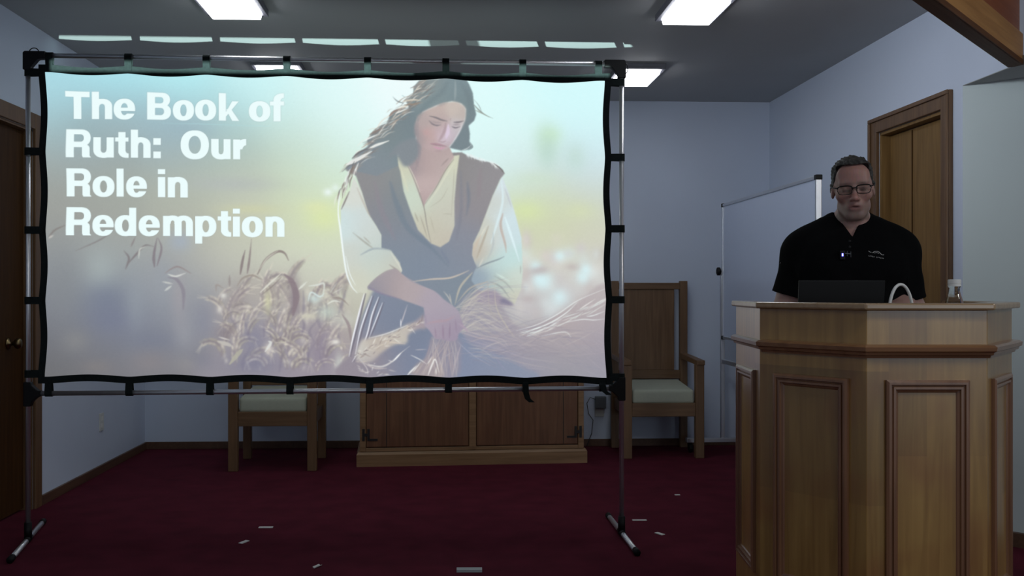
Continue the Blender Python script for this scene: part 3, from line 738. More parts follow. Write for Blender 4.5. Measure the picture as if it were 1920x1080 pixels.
    # ---- the sharper wheat, centre left
    ears = k.field([(400, 540, (175, 169, 164)), (470, 520, (181, 175, 166)), (560, 520, (185, 179, 168)), (640, 580, (187, 179, 172)), (400, 620, (159, 153, 158)), (480, 640, (149, 145, 158)), (560, 640, (159, 151, 160)), (640, 650, (159, 149, 160)), (420, 690, (145, 141, 152)), (560, 695, (149, 141, 154)), (650, 700, (159, 153, 162))], 40)
    k.poly([(402, 548), (412, 538), (425, 545), (440, 520), (470, 512), (500, 530), (525, 512), (550, 540), (575, 560), (600, 565), (630, 580), (652, 640), (650, 716), (372, 716), (392, 670), (402, 640), (396, 600)], ears, 13, 0.75)
    def ear(x, y, L_, a0, bend, w, tone, al, soft):
        """one drooping ear: shaded body, rows of lit kernels, a few awns"""
        pts = []; a = a0; px, py = x, y
        for q in range(7):
            pts.append((px, py)); px += math.cos(a) * L_ / 6; py += math.sin(a) * L_ / 6; a += bend / 6
        body = [int(v * tone) for v in (142, 133, 136)]; lit = [min(236, int(v * tone * 1.02)) for v in (204, 198, 184)]
        k.stroke(pts, w * 1.25, w * 0.8, body, al, soft + 2.0)
        P = smooth_path(pts, 3)
        for q, p_ in enumerate(P[1:-1]):
            for sd in (-1, 1):
                if rnd.random() < 0.25: continue
                nx = -math.sin(a0 + bend * q / len(P)) * sd; ny = math.cos(a0 + bend * q / len(P)) * sd; tx_, ty_ = ny * sd, -nx * sd
                c = lit if (sd < 0) == (rnd.random() < 0.75) else [int(v * 0.82) for v in lit]
                o = (p_[0] + nx * w * 0.28, p_[1] + ny * w * 0.28)
                k.stroke([o, (o[0] + tx_ * w * 0.55 + nx * 1.5, o[1] + ty_ * w * 0.55 + ny * 1.5)], w * 0.42, w * 0.2, c, al * rnd.uniform(0.45, 0.9), soft, sm=False)
        for q in range(3):
            e = pts[-1]; aa = a + rnd.uniform(-0.5, 0.5)
            k.stroke([e, (e[0] + math.cos(aa) * w * 1.6, e[1] + math.sin(aa) * w * 1.6)], 1.6, 0.6, lit, al * 0.6, soft, sm=False)
    for i in range(64):
        y = 540 + 150 * (i / 64) + rnd.uniform(-10, 10); x = rnd.uniform(404, 645)
        if y < 556 and x < 440: continue
        depth = rnd.random(); sgn = rnd.choice((1, 1, -1))
        ear(x, y + 8, rnd.uniform(34, 64), -PI_ / 2 + sgn * rnd.uniform(-0.2, 0.3), sgn * rnd.choice((0.5, 0.9, 1.4, 2.4)), rnd.uniform(7.5, 13.5), rnd.uniform(0.96, 1.12), rnd.uniform(0.45, 0.8), rnd.uniform(1.6, 4.2))
    for i in range(30):
        k.blob(rnd.uniform(406, 652), rnd.uniform(545, 700), rnd.uniform(2, 4), rnd.uniform(2.5, 6), (224, 220, 206), rnd.uniform(0.2, 0.5))
    for i in range(16):                               # dark gaps between the ears
        x, y = rnd.uniform(420, 640), rnd.uniform(580, 704)
        k.stroke([(x, y), (x + rnd.uniform(-8, 8), y - 20), (x + rnd.uniform(-14, 14), y - 44)], rnd.uniform(4, 9), 2, (126, 120, 138), rnd.uniform(0.3, 0.55), 4)
    for x, y, rx, ry, c, a in ((545, 560, 7, 30, (132, 120, 132), 0.75), (595, 650, 14, 30, (138, 128, 146), 0.6), (470, 640, 14, 22, (128, 128, 150), 0.55), (415, 625, 12, 10, (132, 122, 128), 0.6), (495, 565, 5, 16, (206, 206, 168), 0.7), (470, 685, 30, 14, (124, 124, 146), 0.6), (628, 690, 6, 18, (216, 224, 212), 0.7),
                               (440, 560, 12, 20, (150, 142, 146), 0.5), (605, 585, 14, 10, (196, 210, 200), 0.7), (582, 560, 8, 6, (206, 224, 220), 0.8), (570, 593, 14, 5, (214, 212, 190), 0.7), (497, 655, 6, 8, (226, 220, 210), 0.7), (406, 580, 4, 5, (222, 218, 210), 0.8), (412, 554, 4, 4, (226, 226, 220), 0.8), (622, 642, 6, 4, (232, 230, 224), 0.9),
                               (640, 620, 10, 30, (170, 160, 158), 0.5), (640, 600, 14, 10, (210, 216, 204), 0.5)):
        k.blob(x, y, rx, ry, c, a)
    for pts, w0, w1, c in (([(444, 514), (448, 490), (453, 469)], 6, 3, (134, 122, 122)), ([(457, 512), (461, 486), (465, 448)], 6, 1.5, (140, 128, 128)), ([(476, 514), (490, 488), (512, 472), (526, 474), (534, 488)], 5, 4, (136, 124, 120)), ([(480, 504), (494, 484), (514, 470)], 2, 2, (214, 212, 200)), ([(438, 536), (448, 522), (466, 516), (484, 524)], 3, 4, (156, 146, 138)),
                           ([(481, 548), (500, 530), (519, 513)], 4, 3, (224, 224, 212)), ([(484, 552), (504, 536), (520, 520)], 2, 2, (140, 130, 126)), ([(526, 514), (540, 528), (548, 556), (542, 590)], 8, 14, (138, 124, 130)), ([(553, 542), (568, 528)], 5, 3, (222, 226, 216)), ([(572, 536), (588, 534), (600, 532), (598, 556)], 4, 3, (222, 228, 220)),
                           ([(570, 564), (576, 548), (592, 556), (600, 550)], 3, 3, (216, 232, 230)), ([(606, 570), (618, 564), (630, 566)], 3, 3, (226, 230, 220)), ([(616, 558), (632, 560), (646, 572)], 5, 2, (150, 140, 134)), ([(612, 548), (624, 530)], 2, 1, (204, 208, 200)), ([(616, 550), (634, 540)], 2, 1, (208, 210, 202)), ([(634, 590), (646, 610), (650, 640)], 5, 6, (152, 140, 142)),
                           ([(399, 545), (400, 534), (412, 540)], 4, 3, (158, 150, 146)), ([(424, 536), (424, 516)], 5, 3, (152, 144, 142)), ([(404, 632), (424, 638)], 3, 2, (216, 212, 206)), ([(402, 640), (420, 646), (428, 650)], 9, 5, (196, 192, 184)), ([(424, 684), (440, 664), (448, 656)], 10, 6, (178, 176, 160)), ([(490, 660), (500, 644), (496, 640)], 6, 4, (222, 224, 220))):
        k.stroke(pts, w0, w1, c, 0.85, 1.8)

    # ---- the sheaf behind her at the right
    sheaf = k.field([(880, 560, (170, 166, 168)), (940, 600, (164, 158, 170)), (1000, 640, (172, 162, 166)), (1060, 620, (184, 172, 172)), (1120, 580, (190, 182, 182)), (1120, 640, (156, 148, 162)), (1000, 690, (146, 148, 166)), (900, 680, (132, 138, 164)), (1110, 700, (154, 154, 166)), (1060, 690, (156, 154, 160))], 40)
    k.poly([(840, 600), (866, 556), (900, 540), (925, 560), (945, 590), (966, 612), (1000, 606), (1040, 590), (1080, 566), (1138, 538), (1142, 714), (820, 714)], sheaf, 2.5)

    # ---- skirt
    skirt = k.field([(700, 560, (131, 139, 157)), (760, 600, (121, 131, 151)), (770, 690, (123, 133, 155)), (680, 690, (149, 141, 151)), (860, 680, (131, 141, 165)), (930, 690, (139, 147, 167)), (860, 540, (129, 141, 153)), (780, 520, (131, 141, 153))], 40)
    k.poly([(690, 548), (745, 505), (890, 495), (892, 540), (858, 580), (870, 640), (960, 680), (985, 714), (640, 714), (650, 660), (668, 600)], skirt, 2.0)
    # ---- vest
    vest = k.field([(670, 320, (142, 144, 146)), (700, 340, (146, 140, 142)), (720, 400, (140, 140, 148)), (735, 330, (138, 148, 148)), (760, 440, (132, 140, 152)), (790, 490, (128, 140, 156)), (730, 480, (130, 142, 156)), (860, 310, (140, 138, 138)), (900, 320, (147, 145, 148)), (925, 335, (149, 146, 149)), (880, 380, (146, 142, 146)), (860, 450, (138, 142, 154)), (850, 500, (132, 142, 156)), (740, 380, (126, 140, 146))], 30)
    k.poly([(640, 318), (700, 290), (735, 292), (860, 285), zB(1310, 10), zB(1400, 40), zB(1540, 75), zB(1600, 130), zB(1638, 170), zB(1600, 215), zB(1530, 370), zB(1480, 500), zB(1410, 680), zB(1350, 800), zB(1340, 900), zB(1380, 1015), (884, 512), (840, 518), (770, 524), zB(700, 1062), zB(680, 970), zB(600, 860), zB(515, 840), zB(515, 720), zB(470, 640), zB(400, 530), zB(340, 330), zB(290, 190)], vest, 1.0, smooth=False)
    for pts, w0, w1, c, a in (([zB(600, 250), zB(660, 450), zB(760, 660), zB(960, 830), zB(1120, 1000)], 14, 6, (112, 128, 142), 0.5), ([zB(1300, 250), zB(1310, 400), zB(1290, 540)], 8, 4, (116, 126, 140), 0.6), ([zB(460, 250), zB(520, 500), zB(640, 760)], 10, 10, (146, 136, 146), 0.4), ([zB(1060, 860), zB(1130, 980)], 3, 3, (112, 124, 146), 0.5), ([zB(1420, 120), zB(1400, 400)], 10, 8, (148, 136, 142), 0.4), ([zB(1240, 150), zB(1240, 500), zB(1200, 760)], 7, 5, (126, 130, 142), 0.5)):
        k.stroke(pts, w0, w1, c, a, 5)
    # ---- shirt front and neck
    shirt = k.field([(745, 310, (206, 208, 186)), (765, 370, (204, 216, 200)), (790, 430, (200, 198, 180)), (820, 455, (196, 190, 176)), (830, 350, (204, 208, 192)), (835, 400, (200, 200, 186)), (850, 300, (210, 212, 190))], 22)
    k.poly([zB(645, 10), zB(690, 150), zB(720, 330), zB(790, 530), zB(850, 680), zB(970, 800), zB(1050, 832), zB(1130, 780), zB(1180, 640), zB(1180, 430), zB(1200, 200), zB(1228, 0), zB(1100, 20), zB(900, 300), zB(740, 30)], shirt, 1.0, smooth=False)
    skin = k.field([(765, 300, (158, 148, 152)), (790, 300, (184, 164, 162)), (815, 300, (188, 172, 170)), (790, 350, (194, 176, 174)), (788, 380, (180, 160, 160)), (835, 300, (196, 182, 178)), (825, 290, (176, 156, 156))], 16)
    k.poly([zA(1000, 800), zA(1420, 870), zB(1180, 20), zB(1100, 130), zB(1010, 290), zB(920, 420), zB(903, 472), zB(860, 360), zB(800, 190), zB(740, 60), zA(900, 930)], skin, 1.0, smooth=False)
    for pts, w0, w1, c, a in (([zB(735, 60), zB(800, 185), zB(860, 340), zB(905, 480), zB(930, 640), zB(965, 790)], 1.5, 2.0, (148, 144, 138), 0.9), ([zB(745, 60), zB(812, 190), zB(868, 335)], 1.5, 1.5, (226, 224, 206), 0.8), ([zB(1175, 40), zB(1100, 140), zB(1010, 300), zB(915, 440)], 2, 1.5, (150, 140, 134), 0.9), ([zB(1190, 60), zB(1115, 170), zB(1030, 310), zB(935, 450)], 3, 2, (222, 222, 202), 0.7),
                              ([zB(870, 550), zB(900, 640), zB(930, 740)], 2, 2, (164, 158, 144), 0.7), ([zB(820, 520), zB(850, 600)], 2, 3, (160, 156, 140), 0.6), ([zB(1080, 530), zB(1160, 535)], 1.5, 1, (170, 166, 150), 0.7), ([zB(1120, 300), zB(1060, 400), zB(960, 470)], 1.5, 1, (172, 170, 154), 0.6), ([zB(1180, 130), zB(1170, 300), zB(1150, 560)], 3, 2, (176, 174, 160), 0.5), ([zB(700, 130), zB(760, 330)], 4, 5, (218, 220, 196), 0.6), ([zB(960, 560), zB(1000, 700)], 2, 2, (176, 172, 156), 0.5),
                              ([zB(830, 20), zB(850, 110)], 5, 2, (162, 142, 144), 0.6), ([zB(1130, 30), zB(1060, 100)], 3, 2, (156, 142, 140), 0.7)):
        k.stroke(pts, w0, w1, c, a, 1.6)
    # ---- sleeves
    sl1 = k.field([(650, 360, (216, 220, 212)), (640, 420, (208, 226, 226)), (670, 420, (208, 218, 216)), (690, 440, (206, 214, 208)), (650, 480, (206, 212, 204)), (690, 480, (198, 212, 208)), (660, 520, (208, 210, 194)), (700, 495, (204, 210, 196)), (730, 490, (202, 200, 186)), (720, 470, (192, 206, 204))], 18)
    k.poly([zB(235, 325), zB(270, 200), zB(340, 330), zB(400, 530), zB(470, 640), zB(515, 720), zB(515, 840), zB(600, 860), zB(680, 970), zB(704, 1040), zC(690, 112), zC(640, 66), zC(520, 110), zC(400, 210), zC(388, 284), zC(290, 280), zC(230, 200), zC(188, 30), zB(170, 880), zB(150, 700), zB(150, 480), zB(185, 400)], sl1, 1.0, smooth=False)
    sl2 = k.field([(940, 345, (214, 228, 232)), (930, 380, (206, 212, 206)), (950, 400, (212, 230, 236)), (962, 430, (206, 226, 230)), (905, 440, (204, 206, 194)), (925, 450, (208, 220, 222)), (895, 470, (196, 186, 172)), (950, 480, (196, 224, 222)), (920, 490, (192, 216, 214)), (965, 520, (206, 218, 208)), (930, 530, (190, 204, 196)), (960, 555, (204, 204, 188)), (895, 520, (150, 166, 180))], 16)
    k.poly([zB(1618, 200), zB(1680, 350), zB(1740, 550), zB(1790, 750), zB(1797, 950), zC(1800, 100), zC(1785, 250), zC(1720, 392), zC(1640, 340), zC(1540, 262), zC(1400, 262), zC(1330, 170), (882, 510), zB(1380, 1010), zB(1340, 900), zB(1350, 800), zB(1410, 680), zB(1480, 500), zB(1530, 370)], sl2, 1.0, smooth=False)
    for pts, w0, w1, c, a in (([zB(260, 700), zB(360, 780), zB(440, 840)], 2, 4, (160, 160, 150), 0.7), ([zB(330, 900), zB(430, 850), zB(510, 845), zB(600, 865)], 5, 2, (160, 172, 178), 0.7), ([zB(590, 990), zB(650, 1030), zB(690, 1060)], 3, 2, (156, 150, 146), 0.8), ([zB(300, 300), zB(380, 480), zB(420, 560)], 4, 3, (186, 178, 166), 0.6), ([zB(360, 740), zB(420, 800)], 3, 2, (166, 162, 150), 0.6), ([zB(600, 880), zB(680, 1000), zB(700, 1050)], 2, 2, (226, 226, 214), 0.7),
                              ([zC(390, 230), zC(470, 150), zC(560, 90), zC(640, 64)], 2.5, 2, (146, 136, 140), 0.7), ([zB(230, 330), zB(190, 420), zB(158, 490)], 2, 2, (110, 100, 96), 0.9),
                              ([zB(1620, 530), zB(1600, 640), zB(1640, 800), zB(1650, 880)], 6, 3, (192, 176, 166), 0.8), ([zB(1640, 560), zB(1700, 740), zB(1770, 960)], 6, 3, (226, 246, 250), 0.8), ([zB(1610, 230), zB(1620, 420), zB(1560, 640), zB(1510, 800)], 5, 4, (222, 242, 246), 0.7), ([zB(1640, 300), zB(1700, 470)], 3, 3, (188, 194, 198), 0.6), ([zB(1490, 640), zB(1430, 800), zB(1380, 930)], 4, 4, (176, 166, 150), 0.7), ([zB(1470, 640), zB(1400, 760)], 3, 2, (226, 224, 208), 0.7),
                              ([zB(1380, 1020), zB(1480, 975), zB(1580, 940), zB(1630, 915)], 3, 1.5, (130, 142, 150), 0.9), ([zB(1530, 700), zB(1530, 820), zB(1480, 940)], 4, 3, (180, 190, 192), 0.6), ([zB(1400, 1010), zB(1440, 930)], 3, 3, (222, 218, 206), 0.6), ([zC(1500, 180), zC(1600, 230), zC(1680, 330)], 3, 2, (150, 156, 156), 0.8), ([zC(1540, 130), zC(1640, 190), zC(1720, 280)], 2.5, 2, (158, 166, 162), 0.7), ([zC(1560, 110), zC(1680, 180)], 4, 3, (214, 232, 224), 0.7), ([zC(1780, 40), zC(1780, 110)], 2, 1, (150, 150, 146), 0.6), ([zB(1350, 860), zB(1420, 720)], 5, 3, (204, 190, 172), 0.7)):
        k.stroke(pts, w0, w1, c, a, 2.0)
    k.stroke([(631, 352), (627, 395), (631, 430), (637, 480), (643, 515), (652, 537), (662, 549)], 3.5, 2.5, (244, 254, 254), 0.95, 1.2)
    k.stroke([(641, 480), (648, 512), (659, 535)], 1.5, 1.5, (244, 254, 254), 0.9, 1.0)
    # ---- right forearm, then wheat she gathers
    k.poly([zC(1390, 275), zC(1540, 262), zC(1640, 345), zC(1710, 392), zC(1600, 400), zC(1480, 390), zC(1380, 360)], (162, 152, 166), 2.0)
    k.poly([zC(1580, 380), zC(1620, 325), zC(1712, 392)], (134, 130, 152), 1.5)
    # light skirt folds at her left hip
    for pts, w in (([zC(360, 290), zC(310, 480), zC(260, 680), zC(222, 860)], 5), ([zC(430, 310), zC(370, 480), zC(320, 640), zC(270, 880)], 4), ([zC(490, 320), zC(430, 480), zC(370, 700), zC(250, 910)], 4), ([zC(525, 370), zC(460, 540), zC(400, 690)], 3)):
        k.stroke([(p[0] + 3, p[1]) for p in pts], w, w * 0.8, (112, 108, 122), 0.8, 1.2)
        k.stroke(pts, w * 0.75, w * 0.5, (240, 242, 248), 0.95, 1.0)
    k.stroke([zC(750, 390), zC(720, 480), zC(690, 570)], 1.5, 3, (196, 190, 196), 0.8)
    # belt
    k.stroke([zC(800, 180), zC(960, 160), zC(1120, 150), zC(1220, 120), zC(1310, 80)], 3.5, 3, (196, 186, 176), 0.95, 1.2)
    # bunch to the lower left of the hand
    bun = k.field([(660, 660, (206, 204, 196)), (700, 640, (190, 180, 170)), (740, 622, (196, 190, 180)), (785, 604, (164, 152, 160)), (680, 690, (170, 162, 164))], 18)
    k.poly([zC(900, 470), zC(820, 540), zC(740, 570), zC(600, 640), zC(400, 690), zC(330, 720), zC(280, 860), zC(330, 910), zC(430, 900), zC(520, 820), zC(640, 750), zC(740, 740), zC(760, 660), zC(850, 610), zC(920, 600)], bun, 1.5)
    for i in range(90):
        t = rnd.random(); x = 655 + t * 130; y = 672 - t * 70 + rnd.uniform(-12, 14) * (1.1 - t)
        a = -0.5 + rnd.gauss(0, 0.5); L_ = rnd.uniform(5, 16)
        c = rnd.choice([(236, 234, 226), (150, 136, 132), (216, 208, 196), (128, 118, 126), (204, 194, 180)])
        k.stroke([(x, y), (x + L_ * math.cos(a), y + L_ * math.sin(a))], rnd.uniform(1, 3), 1, c, rnd.uniform(0.5, 0.9), 1.2, sm=False)
    for pts, w0, w1, c in (([zC(400, 690), zC(560, 650), zC(750, 575)], 1.5, 1.5, (244, 244, 240)), ([zC(540, 715), zC(640, 735), zC(730, 745)], 3, 2, (212, 200, 186)), ([zC(770, 765), zC(690, 830), zC(620, 900), zC(520, 950), zC(400, 930)], 1, 5, (206, 204, 204)), ([zC(690, 830), zC(620, 905)], 3, 3, (244, 246, 246)), ([zC(560, 970), zC(450, 960), zC(330, 900)], 3, 3, (190, 182, 182)), ([zC(300, 860), zC(380, 960), zC(390, 1020)], 2, 2, (196, 190, 192)), ([zC(690, 590), zC(690, 520)], 2.5, 1.5, (238, 238, 240)), ([zC(820, 800), zC(920, 795)], 2, 1.5, (180, 178, 186))):
        k.stroke(pts, w0, w1, c, 0.9, 1.2)
    for i in range(26):
        x = 655 + rnd.uniform(0, 70); y = 690 + rnd.uniform(-14, 14)
        k.stroke([(x, y), (x + rnd.uniform(-10, 14), y + rnd.uniform(-9, 9))], 2.5, 1, rnd.choice([(214, 208, 202), (150, 142, 150), (234, 232, 228)]), 0.6, 1.5, sm=False)
    # bunch hanging below the hand
    k.poly([zC(960, 690), zC(1210, 690), zC(1230, 860), zC(1200, 1030), zC(1000, 1030), zC(930, 900)], (150, 144, 158), 3.0, 0.8)
    k.poly([zC(760, 1040), zC(830, 940), zC(900, 890), zC(980, 860), zC(1030, 900), zC(1070, 1040)], (170, 158, 158), 1.5, 0.9)
    for i in range(60):
        x0 = rnd.uniform(800, 850); x1 = 770 + rnd.uniform(0, 80)
        k.stroke([(x0, 632), ((x0 + x1) / 2 + rnd.uniform(-6, 6), 668), (x1, 706)], 1.0, rnd.uniform(1, 2.5), rnd.choice([(190, 178, 176), (140, 132, 146), (206, 198, 192), (160, 150, 158)]), rnd.uniform(0.3, 0.7), 1.3)
    for pts, w in (([zC(750, 1040), zC(830, 950)], 4), ([zC(935, 1035), zC(965, 950), zC(1000, 885), zC(1035, 1000)], 3.5), ([zC(780, 850), zC(860, 890), zC(920, 930)], 2), ([zC(930, 930), zC(970, 860)], 2), ([zC(800, 1010), zC(870, 910)], 2), ([zC(1010, 1020), zC(1005, 960)], 2)):
        k.stroke(pts, w, w * 0.6, (240, 240, 236), 0.85, 1.2)
    # straws fanning to the right
    for i in range(130):
        a = rnd.uniform(-0.75, 0.5); L_ = rnd.uniform(60, 150)
        x0, y0 = 848 + rnd.uniform(-6, 12), 600 + rnd.uniform(-26, 26)
        x2, y2 = x0 + L_ * math.cos(a), y0 + L_ * math.sin(a) + (18 if a < -0.2 else 6)
        x1, y1 = x0 + 0.5 * L_ * math.cos(a), y0 + 0.55 * L_ * math.sin(a) - rnd.uniform(4, 16)
        c = rnd.choice([(186, 180, 176), (150, 146, 164), (166, 160, 168), (196, 192, 182), (138, 138, 160), (204, 200, 192)])
        k.stroke([(x0, y0), (x1, y1), (x2, y2)], rnd.uniform(1, 2.2), 0.8, c, rnd.uniform(0.3, 0.7), 1.2)
    for pts, w0, w1, c in (([zC(1180, 390), zC(1230, 230), zC(1340, 100)], 3, 5, (190, 184, 170)), ([zC(1160, 400), zC(1120, 320), zC(1080, 270)], 2, 2, (198, 194, 186)), ([zC(1150, 370), zC(1130, 290)], 2, 2, (190, 186, 178)), ([zC(1200, 370), zC(1320, 240), zC(1480, 180)], 2, 4, (184, 176, 166)), ([zC(1240, 390), zC(1400, 290), zC(1530, 230)], 2, 2, (196, 190, 178)), ([zC(1250, 370), zC(1420, 230), zC(1560, 200)], 1.5, 1.5, (204, 198, 184)),
                           ([zC(1540, 200), zC(1560, 420), zC(1660, 600), zC(1720, 680)], 2, 3, (190, 184, 174)), ([zC(1480, 180), zC(1500, 430), zC(1600, 560)], 2, 2, (176, 170, 168)), ([zC(1210, 630), zC(1400, 690), zC(1540, 715), zC(1640, 770)], 3, 2.5, (182, 172, 178)), ([zC(1220, 600), zC(1420, 670), zC(1600, 700), zC(1660, 760)], 2, 2, (188, 180, 184)), ([zC(1200, 720), zC(1320, 830), zC(1500, 950)], 1.5, 1, (172, 174, 190)),
                           ([zC(1240, 690), zC(1440, 750), zC(1700, 830), zC(1920, 900)], 2.5, 1.5, (166, 162, 178)), ([zC(1500, 800), zC(1600, 940), zC(1660, 1010)], 2, 1, (150, 150, 174)), ([zC(1160, 1010), zC(1200, 860), zC(1230, 760)], 3, 3, (176, 168, 176)), ([zC(1060, 870), zC(1150, 820)], 2, 2, (170, 164, 174))):
        k.stroke(pts, w0, w1, c, 0.8, 1.3)
    # bright top edge of the sheaf
    for i in range(85):
        t = rnd.random(); x = 960 + t * 176; y = 622 - (t ** 1.5) * 72 + rnd.uniform(-2, 26) * (0.35 + t * 0.6)
        a = -0.25 - 0.3 * t + rnd.gauss(0, 0.12); L_ = rnd.uniform(10, 34)
        c = rnd.choice([(236, 250, 246), (222, 232, 226), (206, 192, 188), (164, 150, 152), (240, 240, 236), (190, 176, 176)])
        k.stroke([(x, y), (x + L_ * math.cos(a), y + L_ * math.sin(a))], rnd.uniform(1, 2.6), 0.8, c, rnd.uniform(0.4, 0.85), 1.2, sm=False)
    for pts, w in (([zD(380, 640), zD(560, 590), zD(740, 500), zD(920, 380), zD(1160, 280)], 2.2), ([zD(420, 660), zD(620, 600), zD(800, 500), zD(910, 400)], 3.0), ([zD(470, 690), zD(660, 610), zD(780, 540)], 2.5), ([zD(600, 690), zD(800, 655), zD(860, 700)], 2), ([zD(1000, 520), zD(1060, 510), zD(1150, 475)], 2.2), ([zD(820, 570), zD(960, 545), zD(1060, 550), zD(1160, 540)], 2)):
        k.stroke(pts, w, w * 0.6, (238, 246, 244), 0.8, 1.2)
    for i in range(50):
        x, y = rnd.uniform(960, 1134), rnd.uniform(620, 700); L_ = rnd.uniform(14, 40); a = rnd.uniform(0.0, 0.7)
        k.stroke([(x, y), (x + L_ * math.cos(a), y + L_ * math.sin(a))], 1.6, 0.8, rnd.choice([(176, 170, 180), (140, 138, 158), (186, 178, 182)]), rnd.uniform(0.2, 0.5), 1.5, sm=False)
    for i in range(120):
        x0 = rnd.uniform(850, 1060); t_ = (x0 - 850) / 210; y0 = 625 + rnd.uniform(-14, 50)
        L_ = rnd.uniform(40, 110); a = rnd.uniform(-0.35, 0.45) - 0.15 * t_
        x2, y2 = min(1136, x0 + L_ * math.cos(a)), min(712, y0 + L_ * math.sin(a))
        k.stroke([(x0, y0), ((x0 + x2) / 2, (y0 + y2) / 2 - rnd.uniform(-3, 9)), (x2, y2)], rnd.uniform(1, 2.2), 0.7, rnd.choice([(188, 178, 178), (136, 132, 150), (172, 160, 166), (150, 142, 154), (204, 196, 190)]), rnd.uniform(0.25, 0.55), 1.3)
    # ---- left forearm and hand
    arm = k.field([(705, 525, (165, 157, 162)), (720, 540, (175, 161, 162)), (760, 545, (177, 165, 168)), (800, 565, (173, 163, 174)), (830, 580, (169, 161, 174)), (820, 610, (165, 151, 166)), (840, 620, (159, 147, 166)), (700, 545, (139, 139, 154)), (800, 600, (169, 159, 174))], 16)
    k.poly([zC(392, 250), zC(400, 215), zC(470, 150), zC(560, 92), zC(640, 66), zC(690, 100), zC(760, 160), zC(850, 210), zC(1000, 270), zC(1080, 340), zC(1200, 430), zC(1235, 510), zC(1255, 590), zC(1215, 650), zC(1195, 705), zC(1120, 715), zC(1060, 700), zC(1000, 695), zC(950, 625), zC(905, 575), zC(905, 500), zC(898, 430), zC(880, 408), zC(700, 345), zC(540, 295)], arm, 1.0)
    for pts, w0, w1, c, a in (([zC(1000, 600), zC(1010, 690)], 2, 2, (146, 126, 148), 0.7), ([zC(1070, 570), zC(1075, 700)], 2, 3, (144, 124, 146), 0.7), ([zC(1135, 560), zC(1130, 690)], 2, 3, (142, 124, 146), 0.7), ([zC(1185, 520), zC(1195, 640)], 2, 2, (146, 128, 150), 0.6), ([zC(930, 560), zC(1010, 540), zC(1100, 530), zC(1180, 490)], 6, 4, (180, 152, 160), 0.5), ([zC(1215, 560), zC(1270, 600), zC(1300, 640)], 5, 3, (174, 158, 174), 0.8), ([zC(400, 230), zC(520, 290), zC(700, 340)], 5, 3, (138, 132, 154), 0.6), ([zC(910, 480), zC(920, 570)], 3, 2, (150, 136, 158), 0.5), ([zC(700, 120), zC(860, 212), zC(1000, 270)], 2, 2, (190, 172, 178), 0.6)):
        k.stroke(pts, w0, w1, c, a, 2.0)

    # ---- hair
    hair = k.field([(800, 165, (134, 150, 152)), (840, 160, (128, 146, 152)), (868, 190, (124, 140, 144)), (800, 190, (130, 146, 150)), (760, 230, (122, 136, 142)), (740, 270, (124, 140, 146)), (700, 290, (132, 144, 150)), (870, 250, (122, 136, 142)), (720, 250, (128, 138, 140)), (690, 310, (132, 142, 150)), (790, 150, (142, 146, 146))], 20)
    k.poly([zA(1080, 100), zA(1020, 170), zA(1010, 260), zA(930, 340), zA(960, 420), zA(800, 450), zA(745, 520), zA(710, 600), zA(560, 700), zA(490, 790), zA(500, 860), zA(360, 960), (655, 298), (640, 316), (700, 330), (740, 310), zA(830, 940), zA(1010, 900), zA(1050, 720), zA(1050, 560), zA(1120, 470), zA(1280, 400), zA(1450, 356), zA(1560, 380), zA(1610, 440), zA(1600, 560), zA(1560, 650), zA(1500, 770), zA(1420, 880), zA(1480, 895), zA(1560, 912), zA(1640, 900), zA(1682, 870), zA(1650, 810), zA(1655, 720), zA(1640, 630), zA(1705, 570), zA(1728, 500), zA(1702, 380), zA(1690, 250), zA(1650, 150), zA(1620, 100)], hair, 1.0, smooth=False)
    k.poly([(716, 300), (742, 268), (778, 258), (782, 276), (776, 296), (764, 308), (752, 312), (742, 300), (735, 290)], (134, 142, 148), 2.0)
    k.stroke([(777, 262), (780, 290), (772, 318)], 6, 3, (150, 142, 148), 0.6, 4)
    # ---- face
    face = k.field([(795, 250, (194, 168, 166)), (785, 225, (182, 168, 166)), (810, 205, (194, 178, 172)), (845, 200, (202, 190, 182)), (862, 215, (192, 182, 176)), (850, 250, (194, 186, 192)), (832, 255, (218, 204, 220)), (822, 245, (194, 174, 178)), (800, 275, (188, 168, 168)), (830, 280, (188, 170, 170)), (778, 255, (164, 154, 156)), (842, 265, (182, 168, 172)), (815, 225, (188, 172, 170)), (855, 235, (200, 194, 196))], 9)
    k.poly([zA(1060, 520), zA(1120, 470), zA(1280, 402), zA(1380, 372), zA(1480, 358), zA(1560, 382), zA(1610, 440), zA(1602, 560), zA(1565, 650), zA(1500, 765), zA(1420, 872), zA(1350, 915), zA(1240, 920), zA(1120, 870), zA(1050, 780), zA(1030, 640)], face, 1.2)
